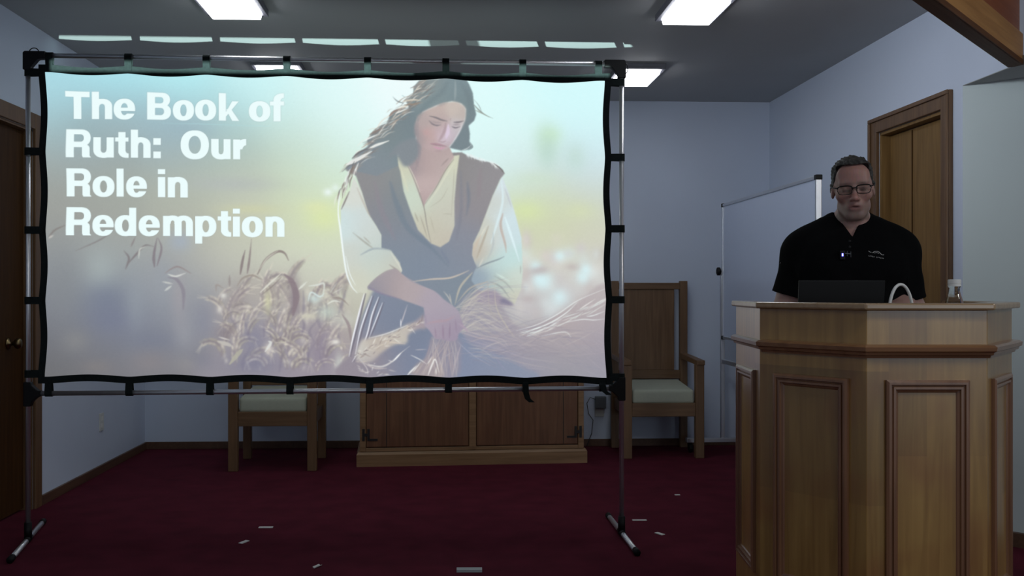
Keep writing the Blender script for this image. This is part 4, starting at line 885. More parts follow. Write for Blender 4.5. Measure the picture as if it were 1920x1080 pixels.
    for pts, w0, w1, c, a, sf in (([zA(1195, 520), zA(1270, 540), zA(1330, 565), zA(1395, 580)], 3.0, 3.5, (128, 122, 126), 0.9, 1.3), ([zA(1470, 592), zA(1530, 590), zA(1585, 575)], 3.2, 2.4, (124, 118, 124), 0.9, 1.3), ([zA(1190, 572), zA(1230, 612), zA(1280, 628), zA(1325, 622)], 3.0, 2.5, (126, 120, 126), 0.85, 1.5), ([zA(1450, 640), zA(1490, 655), zA(1545, 640)], 3.0, 2.0, (122, 116, 124), 0.85, 1.5), ([zA(1210, 575), zA(1270, 595), zA(1330, 598)], 4, 4, (164, 152, 154), 0.7, 2.5), ([zA(1465, 620), zA(1540, 618)], 4, 3, (160, 148, 154), 0.7, 2.5),
                                  ([zA(1380, 600), zA(1370, 680), zA(1330, 760), zA(1300, 800)], 6, 5, (168, 146, 152), 0.6, 3), ([zA(1300, 806), zA(1345, 816), zA(1380, 802)], 2, 2, (156, 134, 142), 0.6, 2.0), ([zA(1410, 620), zA(1405, 700), zA(1385, 770)], 6, 8, (222, 206, 226), 0.8, 2.5), ([zA(1205, 832), zA(1260, 834), zA(1310, 842), zA(1385, 862)], 3.0, 2.5, (172, 138, 150), 0.8, 2.0), ([zA(1210, 838), zA(1290, 852), zA(1385, 866)], 1.6, 1.4, (142, 112, 124), 0.75, 1.6), ([zA(1240, 868), zA(1310, 888), zA(1370, 874)], 5, 3.5, (204, 158, 178), 0.85, 2.0), ([zA(1260, 915), zA(1330, 915)], 3, 3, (160, 138, 142), 0.4, 2.5),
                                  ([zA(1060, 560), zA(1045, 680), zA(1060, 790)], 8, 8, (150, 144, 148), 0.6, 6), ([zA(1565, 600), zA(1540, 690), zA(1470, 800)], 2.5, 2, (214, 210, 214), 0.6, 2), ([zA(1440, 545), zA(1430, 570)], 2, 2, (166, 150, 150), 0.5, 1.5), ([zA(1290, 405), zA(1400, 372)], 5, 4, (166, 158, 156), 0.6, 4), ([zA(1130, 690), zA(1180, 720)], 14, 10, (198, 160, 160), 0.35, 8)):
        k.stroke(pts, w0, w1, c, a, sf)
    k.stroke([zA(1490, 100), zA(1492, 220), zA(1485, 340)], 2.5, 5, (154, 168, 170), 0.8, 2.0)
    k.stroke([zA(1400, 150), zA(1330, 260), zA(1150, 400), zA(1060, 560)], 10, 8, (112, 128, 134), 0.4, 8); k.stroke([zA(1560, 150), zA(1640, 300), zA(1660, 480)], 8, 8, (112, 126, 132), 0.4, 8)
    # lit locks along the left edge of the hair
    for i in range(130):
        t = rnd.random()
        ex = np.interp(t, [0, .15, .3, .42, .55, .7, .82, 1], [785, 772, 752, 728, 712, 684, 668, 640]); ey = np.interp(t, [0, .15, .3, .42, .55, .7, .82, 1], [152, 172, 192, 212, 232, 258, 284, 312])
        x, y = ex + rnd.uniform(-4, 30), ey + rnd.uniform(-8, 8); a = -0.55 + rnd.gauss(0, 0.22); L_ = rnd.uniform(12, 34)
        c = rnd.choice([(226, 218, 204), (150, 140, 132), (120, 116, 116), (238, 238, 230), (176, 160, 146), (134, 128, 124)])
        k.stroke([(x - L_ * math.cos(a) / 2, y - L_ * math.sin(a) / 2), (x, y - 2.5), (x + L_ * math.cos(a) / 2, y + L_ * math.sin(a) / 2)], rnd.uniform(1.2, 3.6), 0.8, c, rnd.uniform(0.35, 0.8), 1.4)
    for pts, w0, w1, c in (([zA(810, 490), zA(880, 460), zA(960, 425)], 3, 2, (246, 246, 240)), ([zA(830, 440), zA(900, 410), zA(960, 410)], 2.5, 3, (236, 230, 216)), ([zA(470, 795), zA(540, 760), zA(610, 730)], 3.5, 2, (246, 250, 246)), ([zA(500, 890), zA(600, 850), zA(735, 800)], 4, 4, (244, 246, 240)), ([zA(320, 1000), zA(400, 930), zA(520, 880)], 4, 2, (112, 110, 112)), ([zA(260, 1070), zA(380, 1010), zA(540, 920)], 9, 5, (238, 240, 236)), ([zA(780, 295), zA(830, 345), zA(900, 370)], 1.2, 3, (134, 142, 144)), ([zA(880, 275), zA(925, 300)], 1.2, 1.2, (166, 190, 192)),
                           ([zA(980, 190), zA(1060, 160), zA(1140, 130)], 3, 2, (140, 140, 140)), ([zA(1040, 215), zA(1110, 190)], 2.5, 2, (220, 218, 206)), ([zA(1090, 240), zA(1180, 215)], 2.5, 2, (176, 172, 164)), ([zA(900, 350), zA(1000, 330), zA(1100, 340)], 3.5, 2.5, (222, 212, 194)), ([zA(910, 390), zA(1020, 380), zA(1090, 360)], 4, 3, (150, 136, 124)), ([zA(740, 520), zA(790, 470), zA(880, 430)], 5, 3, (150, 132, 124)), ([zA(520, 730), zA(600, 690), zA(660, 660)], 5, 3, (140, 128, 122)),
                           ([zA(1705, 330), zA(1760, 400), zA(1790, 470)], 0.8, 1.5, (140, 150, 148)), ([zA(1705, 390), zA(1760, 450), zA(1840, 510), zA(1920, 545)], 3, 0.8, (134, 138, 132)), ([zA(1715, 450), zA(1790, 485), zA(1880, 530)], 2.5, 0.8, (150, 156, 146)), ([zA(1640, 905), zA(1685, 870), zA(1660, 820)], 2, 1.5, (116, 128, 132)), ([zA(1560, 910), zA(1620, 888), zA(1670, 850)], 1.5, 1, (232, 240, 238))):
        k.stroke(pts, w0, w1, c, 0.9, 1.2)
    # hair over her right shoulder and lit fringe on the other
    for i in range(40):
        t = rnd.random(); x, y = 628 + 34 * (1 - t) + rnd.uniform(-4, 8), 300 + 68 * t
        k.stroke([(x, y), (x - 4, y + 9), (x - 5, y + 20)], rnd.uniform(1.5, 4), 1, rnd.choice([(128, 118, 112), (236, 236, 230), (150, 136, 126), (244, 248, 246), (108, 104, 104)]), rnd.uniform(0.5, 0.9), 1.2)
    for i in range(34):
        t = rnd.random(); x, y = 868 + 62 * t, 289 + 22 * t ** 1.2
        k.stroke([(x, y - 2), (x + rnd.uniform(1, 5), y + rnd.uniform(2, 9))], rnd.uniform(1.5, 3.5), 0.8, rnd.choice([(240, 250, 250), (226, 230, 226), (238, 244, 244)]), rnd.uniform(0.5, 0.9), 1.2, sm=False)
    k.stroke([(868, 286), (890, 298), (920, 304), (936, 318)], 3, 2, (236, 248, 248), 0.7, 1.5); k.stroke([(921, 306), (934, 316), (941, 325)], 2.5, 3.5, (112, 104, 104), 0.9, 1.2)
    k.blob(608, 360, 6, 5, (240, 252, 250), 0.8); k.blob(622, 352, 5, 5, (236, 250, 248), 0.6)
    k.c = gblur(k.c, 0.6)
    # fine grain
    g = np.random.default_rng(3).normal(0, 1.0, (SLH, SLW, 1)); k.c += gblur(g, 1.0) * 2.0
    # ---- the title
    m = title_mask()
    sh = np.clip(gblur(m, 1.0) * 1.6, 0, 1)
    k.c = k.c * (1 - 0.15 * sh[..., None])
    k.c = k.c * (1 - m[..., None]) + np.array((238, 255, 255.0)) * m[..., None]
    return np.clip(k.c, 0, 255)

# ---- lettering: heavy grotesque capitals and lower case drawn from rectangles, rings and polygons
SS = 4
def title_mask():
    x0, x1, y0, y1 = 20, 460, 10, 340      # slide pixels that hold the lettering
    Wd, Hd = (x1 - x0) * SS, (y1 - y0) * SS
    Y, X = np.mgrid[0:Hd, 0:Wd].astype(np.float32)
    X = X / SS + x0; Y = Y / SS + y0
    out = np.zeros((Hd, Wd), bool)
    C = 53.0
    def glyph(ch, ax, bx, base):
        """ax, bx: left and right photo pixels; base: baseline photo y at that place"""
        a = warp(((ax), base)); b = warp((bx, base + (bx - ax) * 0.010))
        L, R_, B = a[0], b[0], (a[1] + b[1]) / 2
        i0, i1 = int((L - 3 - x0) * SS), int((R_ + 3 - x0) * SS); j0, j1 = int((B - 62 - y0) * SS), int((B + 18 - y0) * SS)
        i0, j0 = max(0, i0), max(0, j0)
        sl = (slice(j0, j1), slice(i0, i1))
        x, y = X[sl], (B - Y[sl]) / C          # y up in cap heights
        x = (x - L) / C; w = (R_ - L) / C
        S, T = 0.262, 0.185; xh = 0.72; o = 0.015
        rect = lambda p, q, r, s: (x >= p) & (x <= q) & (y >= r) & (y <= s)
        def ell(cx_, cy_, rx, ry, n=2.25): return (np.abs((x - cx_) / rx) ** n + np.abs((y - cy_) / ry) ** n) <= 1
        def ring(p, q, r, s, sx=S, ty=0.165):
            cx_, cy_ = (p + q) / 2, (r + s) / 2; rx, ry = (q - p) / 2, (s - r) / 2
            return ell(cx_, cy_, rx, ry) & ~ell(cx_, cy_, rx - sx, ry - ty, 2.1)
        def arch(p, q, top, st=S, ty=0.19):
            ry = 0.30; cyy = top - ry; cx_ = (p + q) / 2; rx = (q - p) / 2
            return ((ell(cx_, cyy, rx, ry) & ~ell(cx_, cyy, rx - st, ry - ty)) & (y >= cyy)) | rect(q - st, q, 0, cyy)
        def quad(*pts):
            ins = np.zeros(x.shape, bool)
            for (px_, py_), (qx, qy) in zip(pts, pts[1:] + pts[:1]):
                if py_ == qy: continue
                c = (y >= min(py_, qy)) & (y < max(py_, qy))
                ins ^= c & (x > px_ + (y - py_) * (qx - px_) / (qy - py_))
            return ins
        if ch == 'T': m = rect(0, w, 1 - 0.205, 1) | rect(w / 2 - 0.137, w / 2 + 0.137, 0, 1)
        elif ch == 'h': m = rect(0, S - 0.01, 0, 1) | arch(0.0, w, xh + o)
        elif ch == 'n': m = rect(0, S - 0.01, 0, xh) | arch(0.0, w, xh + o)
        elif ch == 'm':
            mid = (w + S) / 2; m = rect(0, S - 0.01, 0, xh) | arch(0.02, mid, xh + o, S - 0.01, 0.18) | arch(mid - S, w, xh + o, S - 0.01, 0.18)
        elif ch == 'u':
            y = xh - y; m = rect(w - S + 0.01, w, 0, xh); a_ = arch(0.0, w, xh + o); x = w - x; m |= arch(0.0, w, xh + o)
        elif ch == 'r': m = rect(0, S - 0.01, 0, xh) | ((ell(w * 1.02, xh - 0.36, w * 0.88, 0.38) & ~ell(w * 1.05, xh - 0.40, w * 0.88 - 0.25, 0.19)) & (y > xh - 0.36) & (x <= w) & (y <= xh + o))
        elif ch == 'e':
            m = ring(0, w, -o, xh + o, S - 0.005, 0.165) | rect(S * 0.7, w - 0.03, 0.292, 0.415)
            m &= ~(rect(w * 0.52, w + 0.1, 0.205, 0.292))
        elif ch == 'o': m = ring(0, w, -o, xh + o, S + 0.005, 0.165)
        elif ch == 'O': m = ring(0, w, -0.02, 1.02, 0.285, 0.205)
        elif ch == 'd': m = ring(0, w, -o, xh + o) | rect(w - S + 0.01, w, 0, 1); m &= ~((x > w) | ((x > w - S) & (y < 0)))
        elif ch == 'p': m = ring(0, w, -o, xh + o) | rect(0, S - 0.01, -0.26, xh); m &= ~((x < 0))
        elif ch == 'l': m = rect(0, w, 0, 1)
        elif ch == 'i': m = rect(0, w, 0, xh) | rect(0, w, 0.82, 1.0)
        elif ch == ':': m = rect(0, w, 0, 0.245) | rect(0, w, 0.475, xh)
        elif ch == 't':
            s0 = w * 0.24; m = rect(s0, s0 + S - 0.01, 0.16, 0.91) | rect(0, w, xh - 0.15, xh) | ((ell(s0 + 0.30, 0.24, 0.30, 0.25) & ~ell(s0 + 0.36, 0.25, 0.10, 0.095)) & (y < 0.245) & (x < s0 + 0.36)) | rect(s0 + 0.28, w, -0.008, 0.155); m |= rect(s0, s0 + S - 0.01, 0.24, 0.5)
        elif ch == 'f':
            s0 = w * 0.25; m = rect(s0, s0 + S - 0.01, 0, 0.80) | rect(0, w, xh - 0.15, xh) | ((ell(s0 + 0.32, 0.76, 0.32, 0.25) & ~ell(s0 + 0.37, 0.75, 0.115, 0.09)) & (y > 0.755) & (x < s0 + 0.37)) | rect(s0 + 0.3, w, 0.84, 1.008)
        elif ch == 'k':
            m = rect(0, S - 0.01, 0, 1) | quad((S - 0.03, 0.28), (w * 0.66, xh), (w * 0.99, xh), (S - 0.03, 0.12)) | quad((w * 0.36, 0.40), (w * 0.56, 0.48), (w + 0.01, 0), (w * 0.66, 0))
        elif ch == 'B':
            up = rect(S * .5, w * 0.60, 0.44, 1) | ell(w * 0.60, 0.735, w * 0.36, 0.265); lo = rect(S * .5, w * 0.6, 0, 0.58) | ell(w * 0.60, 0.290, w * 0.40, 0.290)
            m = rect(0, S + .02, 0, 1) | up | lo
            m &= ~(((x > S + .02) & (x < w * 0.56) & (y > 0.605) & (y < 0.825)) | (ell(w * 0.56, 0.715, w * 0.12, 0.11) & (x > S)))
            m &= ~(((x > S + .02) & (x < w * 0.56) & (y > 0.175) & (y < 0.43)) | (ell(w * 0.56, 0.3025, w * 0.145, 0.128) & (x > S)))
        elif ch == 'R':
            m = rect(0, S + .02, 0, 1) | rect(S * .5, w * 0.60, 0.40, 1) | ell(w * 0.60, 0.70, w * 0.38, 0.30)
            m &= ~(((x > S + .02) & (x < w * 0.57) & (y > 0.565) & (y < 0.82)) | (ell(w * 0.57, 0.6925, w * 0.135, 0.1275) & (x > S)))
            m |= rect(S * .5, w * 0.68, 0.36, 0.50) | (ell(w * 0.66, 0.30, w * 0.28, 0.18, 2.6) & (y > 0.30) & (x > w * 0.60)) | rect(w * 0.94 - 0.27, w * 0.94, 0.06, 0.31) | quad((w * 0.94 - 0.27, 0.07), (w * 0.94, 0.07), (w, 0.0), (w - 0.29, 0.0))
            m &= ~((x > S + .02) & (x < w * 0.94 - 0.27) & (y < 0.365))
        else: m = np.zeros(x.shape, bool)
        out[sl] |= m
    Z = lambda v: 80 + v / 3.177
    zy = lambda v: 140 + v / 3.177
    rows = [(262, 'T', 132, 276), (263, 'h', 288, 408), (265, 'e', 415, 542), (267, 'B', 611, 752), (270, 'o', 762, 888), (271, 'o', 893, 1018), (274, 'k', 1033, 1153), (276, 'o', 1210, 1338), (278, 'f', 1335, 1419),
            (492, 'R', 137, 285), (493, 'u', 297, 417), (494, 't', 424, 503), (495, 'h', 516, 633), (498, ':', 648, 692), (501, 'O', 808, 975), (503, 'u', 988, 1103), (505, 'r', 1117, 1195),
            (725, 'R', 137, 285), (726, 'o', 290, 420), (727, 'l', 432, 474), (728, 'e', 487, 610), (730, 'i', 674, 718), (731, 'n', 732, 850),
            (957, 'R', 137, 285), (958, 'e', 290, 415), (959, 'd', 420, 547), (960, 'e', 560, 685), (961, 'm', 703, 880), (963, 'p', 892, 1018), (964, 't', 1025, 1105), (965, 'i', 1115, 1157), (966, 'o', 1167, 1293), (966, 'n', 1307, 1420)]
    for b, c, p, q in rows: glyph(c, Z(p), Z(q), zy(b))
    m = out.reshape(y1 - y0, SS, x1 - x0, SS).mean((1, 3))
    full = np.zeros((SLH, SLW)); full[y0:y1, x0:x1] = m
    return full

# ================================================================== projection screen on its tube stand
SX, SY = -0.555, 4.637
scr = thing('projection_screen', 'large projection screen on a chrome tube stand showing a slide of a woman gathering wheat', 'projection screen', (SX, SY, 0))
def sp_(px, py):
    p = on_y(px, py, SY); return p.x - SX, p.z
PLX, PRX = sp_(52.5, 540)[0], sp_(1165.5, 540)[0]
TUBE_R = 0.0115
TZL, TZR = 2.307, 2.294; BZL, BZR = 0.705, 0.718
def tz(x): return TZL + (TZR - TZL) * (x - PLX) / (PRX - PLX)
def bz(x): return BZL + (BZR - BZL) * (x - PLX) / (PRX - PLX)
for x in (PLX, PRX):
    MB().tube([(x, 0, 0.05), (x, 0, tz(x) - 0.02)], TUBE_R, 16).build('pole', 'steel', scr, smooth=True)
MB().tube([(PLX + 0.02, 0, tz(PLX)), (PRX - 0.02, 0, tz(PRX))], TUBE_R, 16).build('crossbar', 'steel', scr, smooth=True)
MB().tube([(PLX + 0.02, 0, bz(PLX)), (PRX - 0.02, 0, bz(PRX))], TUBE_R, 16).build('crossbar', 'steel', scr, smooth=True)
for x, s in ((PLX, 1), (PRX, -1)):
    z = tz(x)
    j = MB()
    pts = [(-0.019, -0.070), (0.019, -0.070), (0.019, -0.056), (0.050, -0.020), (0.085, -0.018), (0.085, 0.018), (-0.012, 0.018), (-0.019, 0.010)]
    v0 = [j.b.verts.new((x + s * p[0], -0.018, z + p[1])) for p in pts]; v1 = [j.b.verts.new((x + s * p[0], 0.018, z + p[1])) for p in pts]
    j.b.faces.new(v0); j.b.faces.new(v1[::-1])
    for i in range(len(pts)): j.b.faces.new((v0[i], v0[(i + 1) % len(pts)], v1[(i + 1) % len(pts)], v1[i]))
    jo = j.build('corner_joint', 'black', scr, bevel=0.004)
    if s > 0: lp = [(x + 0.030 + 0.022 * math.cos(a), -0.004, z + 0.014 + 0.020 * math.sin(a)) for a in [PI * k / 12 for k in range(13)]]
    else: lp = [(x + 0.014 + 0.016 * math.sin(a), -0.004, z - 0.022 + 0.026 * math.cos(a)) for a in [PI * k / 12 for k in range(13)]]
    MB().tube(lp, 0.0025, 8).build('bungee_loop', 'black', jo, smooth=True)
    z = bz(x); j = MB()
    pts = [(-0.017, -0.060), (0.017, -0.060), (0.022, -0.040), (0.050, -0.015), (0.062, -0.014), (0.062, 0.014), (0.050, 0.015), (0.022, 0.040), (0.017, 0.055), (-0.017, 0.055)]
    v0 = [j.b.verts.new((x + s * p[0], -0.017, z + p[1])) for p in pts]; v1 = [j.b.verts.new((x + s * p[0], 0.017, z + p[1])) for p in pts]
    j.b.faces.new(v0); j.b.faces.new(v1[::-1])
    for i in range(len(pts)): j.b.faces.new((v0[i], v0[(i + 1) % len(pts)], v1[(i + 1) % len(pts)], v1[i]))
    j.build('tee_joint', 'black', scr, bevel=0.004)
# feet
for x, a, b in ((PLX, on_z(80, 977, 0.015), on_z(24, 1042, 0.015)), (PRX, on_z(1148, 966, 0.015), on_z(1198, 1029, 0.015))):
    A = Vector((a.x - SX, a.y - SY, 0.0155)); B = Vector((b.x - SX, b.y - SY, 0.0155))
    mid = (A + B) / 2; sh_ = Vector((x, 0, 0.0155)) - mid
    A = A + Vector((sh_.x, sh_.y, 0)); B = B + Vector((sh_.x, sh_.y, 0))
    f = MB().tube([A, B], TUBE_R + 0.001, 16).build('foot', 'steel', scr, smooth=True)
    d = (B - A).normalized()
    for q, e in ((B, 1), (A, -1)):
        MB().tube([q - d * e * 0.01, q + d * e * 0.035], 0.0155, 14).build('end_cap', 'black', f, smooth=True)
    c = Vector((x, 0, 0.0155))
    MB().tube([c - d * 0.045, c + d * 0.045], 0.0155, 14).tube([(x, 0, 0.012), (x, 0, 0.095)], 0.0175, 14).build('foot_joint', 'black', scr, smooth=True)

# fabric: a slightly sagging sheet, pulled tight at each strap
CTL, CTR, CBR, CBL = sp_(87, 135.5), sp_(1132, 152), sp_(1135.5, 708.5), sp_(86.5, 706)
STRAP_T = [sp_(p, 120)[0] for p in (93, 241, 387.5, 538, 689.5, 836, 980, 1122)]
STRAP_B = [sp_(p, 735)[0] for p in (92, 243, 394, 544, 693.5, 841, 985, 1129)]
STRAP_L = [sp_(60, p)[1] for p in (136, 284, 431.5, 563.5, 701)]
STRAP_R = [sp_(1160, p)[1] for p in (155, 295.5, 429, 562, 707)]
def sag(v, stations):
    """0 at a strap, 1 midway between two"""
    st = np.sort(np.array(stations)); i = np.clip(np.searchsorted(st, v) - 1, 0, len(st) - 2)
    t = (v - st[i]) / (st[i + 1] - st[i]); t = np.clip(t, 0, 1)
    return np.sin(PI * t) ** 1.3
def cloth(u, v):
    """u 0..1 left to right, v 0..1 top to bottom (may run past the edges for the border)"""
    uc, vc = np.clip(u, 0, 1), np.clip(v, 0, 1)
    x = (CTL[0] * (1 - u) + CTR[0] * u) * (1 - v) + (CBL[0] * (1 - u) + CBR[0] * u) * v
    z = (CTL[1] * (1 - u) + CTR[1] * u) * (1 - v) + (CBL[1] * (1 - u) + CBR[1] * u) * v
    ft, fb = np.exp(-vc * 14), np.exp(-(1 - vc) * 14); fl, fr = np.exp(-uc * 24), np.exp(-(1 - uc) * 24)
    z = z - 0.012 * sag(x, STRAP_T) * ft + 0.011 * sag(x, STRAP_B) * fb
    x = x + 0.010 * (sag(z, STRAP_L) - 0.4) * fl - 0.010 * (sag(z, STRAP_R) - 0.4) * fr
    y = 0.004 * np.sin(x * 7.1 + 1) * ft + 0.004 * np.sin(x * 6.3) * fb + 0.003 * np.sin(x * 2.3 + z * 3.1)
    return x, y, z
NU, NV = 1000, 548
uu, vv = np.meshgrid(np.linspace(0, 1, NU), np.linspace(0, 1, NV))
fx, fy, fz = cloth(uu, vv)
co = np.stack([fx, fy, fz], -1).reshape(-1, 3).astype(np.float32)
idx = np.arange(NU * NV).reshape(NV, NU)
quads = np.stack([idx[1:, :-1], idx[1:, 1:], idx[:-1, 1:], idx[:-1, :-1]], -1).reshape(-1, 4).astype(np.int32)
def grid_mesh(name, co, quads):
    me = bpy.data.meshes.new(name)
    me.vertices.add(len(co)); me.vertices.foreach_set('co', np.ascontiguousarray(co, np.float32).ravel())
    me.loops.add(quads.size); me.loops.foreach_set('vertex_index', np.ascontiguousarray(quads, np.int32).ravel())
    me.polygons.add(len(quads)); me.polygons.foreach_set('loop_start', np.arange(0, quads.size, 4, dtype=np.int32))
    me.update(calc_edges=True); me.validate()
    return me
me = grid_mesh('screen_fabric', co, quads)
slide = paint_slide() / 255.0
sx, sy = uu * (SLW - 1), vv * (SLH - 1)
ix, iy = np.clip(sx.astype(int), 0, SLW - 2), np.clip(sy.astype(int), 0, SLH - 2); tx, ty = (sx - ix)[..., None], (sy - iy)[..., None]
rgb = (slide[iy, ix] * (1 - tx) + slide[iy, ix + 1] * tx) * (1 - ty) + (slide[iy + 1, ix] * (1 - tx) + slide[iy + 1, ix + 1] * tx) * ty
rgb = np.where(rgb <= 0.04045, rgb / 12.92, ((rgb + 0.055) / 1.055) ** 2.4)
att = me.color_attributes.new('slide', 'FLOAT_COLOR', 'POINT')
att.data.foreach_set('color', np.concatenate([rgb, np.ones(rgb.shape[:2] + (1,))], -1).astype(np.float32).ravel())
mt, nt, b = new_mat('projected_slide')
at_ = nt.nodes.new('ShaderNodeAttribute'); at_.attribute_name = 'slide'
b.inputs['Base Color'].default_value = (0.10, 0.10, 0.105, 1); b.inputs['Roughness'].default_value = 0.9; b.inputs['Specular IOR Level'].default_value = 0.1
nt.links.new(at_.outputs['Color'], b.inputs['Emission Color']); b.inputs['Emission Strength'].default_value = SLIDE_GAIN = 0.97
fab = link('screen_fabric', me, mt, scr, smooth=True)
fab['label'] = 'white screen fabric showing the projected slide and its title'
# black border round the fabric
def strip(us, vs):
    x, y, z = cloth(us, vs); return np.stack([x, y - 0.002, z], -1)
n = 160
bw_u, bw_t, bw_b = 0.0115, 0.0245, 0.0225
lin_ = np.linspace(0, 1, n)
bm_ = MB()
def ribbon_grid(inner, outer):
    A = [bm_.b.verts.new(p) for p in inner]; B = [bm_.b.verts.new(p) for p in outer]
    for i in range(len(A) - 1): bm_.b.faces.new((A[i], A[i + 1], B[i + 1], B[i]))
ul = np.linspace(-bw_u, 1 + bw_u, n); vl = np.linspace(-bw_t, 1 + bw_b, n)
ribbon_grid(strip(ul, np.zeros(n)), strip(ul, np.full(n, -bw_t)))
ribbon_grid(strip(ul, np.ones(n)), strip(ul, np.full(n, 1 + bw_b)))
ribbon_grid(strip(np.zeros(n), vl), strip(np.full(n, -bw_u), vl))
ribbon_grid(strip(np.ones(n), vl), strip(np.full(n, 1 + bw_u), vl))
bo = bm_.build('fabric_border', 'black_cloth', scr)
so_ = bo.modifiers.new('solid', 'SOLIDIFY'); so_.thickness = 0.003; so_.offset = -1
# straps: webbing that goes round the tube and back to the border
def webbing(path, wdir, w, t=0.0022):
    """flat band of width w along the unit vector wdir, following path"""
    P = [Vector(p) for p in path]; W = Vector(wdir) * (w / 2); m = MB(); rings = []
    for i, p in enumerate(P):
        d = (P[min(i + 1, len(P) - 1)] - P[max(i - 1, 0)]).normalized(); nrm = d.cross(Vector(wdir)).normalized() * (t / 2)
        rings.append([m.b.verts.new(p + a * W + c * nrm) for a, c in ((-1, -1), (1, -1), (1, 1), (-1, 1))])
    for A, B in zip(rings, rings[1:]):
        for k in range(4): m.b.faces.new((A[k], A[(k + 1) % 4], B[(k + 1) % 4], B[k]))
    m.b.faces.new(rings[0][::-1]); m.b.faces.new(rings[-1])
    return m
SW = 0.033
def edge_z(x, top):
    u = (x - CTL[0]) / (CTR[0] - CTL[0]); return float(cloth(np.array([u]), np.array([-bw_t if top else 1 + bw_b]))[2][0])
for i, x in enumerate(STRAP_T):
    z0, z1 = edge_z(x, True), tz(x); r = TUBE_R + 0.003
    path = [(x, -0.007, z0 - 0.022), (x, -0.008, z0)] + [(x, -r * math.cos(a), z1 + r * math.sin(a)) for a in [PI * k / 8 for k in range(9)]] + [(x, 0.006, z0), (x, 0.005, z0 - 0.020)]
    webbing(path, (1, 0, 0), SW).build('strap', 'black_cloth', scr)
for i, x in enumerate(STRAP_B):
    z0, z1 = edge_z(x, False), bz(x); r = TUBE_R + 0.003
    path = [(x, 0.005, z0 + 0.020), (x, 0.006, z0)] + [(x, r * math.cos(a), z1 - r * math.sin(a)) for a in [PI * k / 8 for k in range(9)]]
    if i < 6: path += [(x, -0.008, z0), (x, -0.007, z0 + 0.020)]
    elif i == 6: path += [(x, -0.010, z0), (x, -0.012, z0 + 0.012), (x, -0.018, z0 + 0.010), (x, -0.022, z0), (x + 0.002, -0.022, z1 - 0.02), (x + 0.010, -0.022, z1 - 0.045), (x + 0.030, -0.022, z1 - 0.062)]
    else: path += [(x, -0.010, z0), (x, -0.014, z0 + 0.010), (x, -0.022, z0), (x + 0.006, -0.024, z1 - 0.010), (x + 0.030, -0.024, z1 - 0.030)]
    webbing(path, (1, 0, 0), SW if i < 6 else SW * 0.85).build('strap', 'black_cloth', scr)
for zs, px_, sgn, u_ in ((STRAP_L, PLX, 1, -bw_u), (STRAP_R, PRX, -1, 1 + bw_u)):
    for z in zs:
        v = np.clip((CTL[1] - z) / (CTL[1] - CBL[1]), 0.0, 1.0)
        xe = float(cloth(np.array([u_]), np.array([v]))[0][0]); r = TUBE_R + 0.003
        path = [(xe + sgn * 0.020, -0.007, z), (xe, -0.008, z)] + [(px_ - sgn * r * math.sin(a), -r * math.cos(a), z) for a in [PI * k / 8 for k in range(9)]] + [(xe, 0.006, z), (xe + sgn * 0.018, 0.005, z)]
        webbing(path, (0, 0, 1), 0.035).build('strap', 'black_cloth', scr)

# ------------------------------------------------------------------ the projector's lamp: top rows of its picture
pd = bpy.data.lights.new('projector_lamp', 'SPOT')
pd.energy = PROJ_POWER; pd.shadow_soft_size = 0.010; pd.spot_blend = 0.0; pd.spot_size = math.radians(60)
pd.color = (0.72, 1.0, 0.95)
po = bpy.data.objects.new('projector_lamp', pd); COL.objects.link(po)
po.location = PROJ
po.rotation_euler = (PI / 2, 0, 0)                       # looks along +y, up is +z
pd.use_nodes = True
ln = pd.node_tree; N_, L_n = ln.nodes, ln.links
em = N_['Emission']
tcl = N_.new('ShaderNodeTexCoord'); sxyz = N_.new('ShaderNodeSeparateXYZ'); L_n.new(tcl.outputs['Normal'], sxyz.inputs[0])
def mth(op, a, b=None, c=None):
    m = N_.new('ShaderNodeMath'); m.operation = op
    for i, q in enumerate((a, b, c)):
        if q is None: continue
        if isinstance(q, (int, float)): m.inputs[i].default_value = q
        else: L_n.new(q, m.inputs[i])
    return m.outputs[0]
nz_ = mth('ABSOLUTE', sxyz.outputs['Z'])
gu = mth('DIVIDE', sxyz.outputs['X'], nz_); gv = mth('DIVIDE', sxyz.outputs['Y'], nz_)
dist = SY - PROJ.y
def win(v, a, b): return mth('MULTIPLY', mth('GREATER_THAN', v, a), mth('LESS_THAN', v, b))
gate = mth('MULTIPLY', win(gu, (CTL[0] + SX - PROJ.x + 0.02) / dist, (CTR[0] + SX - PROJ.x + 0.03) / dist), win(gv, (2.236 - PROJ.z) / dist, (2.286 - PROJ.z) / dist))
hair_ = win(gu, (on_y(775, 140, SY).x - PROJ.x) / dist, (on_y(866, 140, SY).x - PROJ.x) / dist)   # the dark crown of the head in the slide
gate = mth('MULTIPLY', gate, mth('MULTIPLY_ADD', hair_, -0.88, 1.0))
L_n.new(gate, em.inputs['Strength'])

# ================================================================== the man behind the lectern
PERS = ORG + RGT * ((1594 - CX) / FPX * 3.50) + FWD * 3.50
PROT = -YAW - math.radians(14)          # he is turned towards the camera
man = thing('person', 'man in black polo shirt and glasses standing behind the lectern looking down at his laptop', 'person', (PERS.x, PERS.y, 0), PROT)
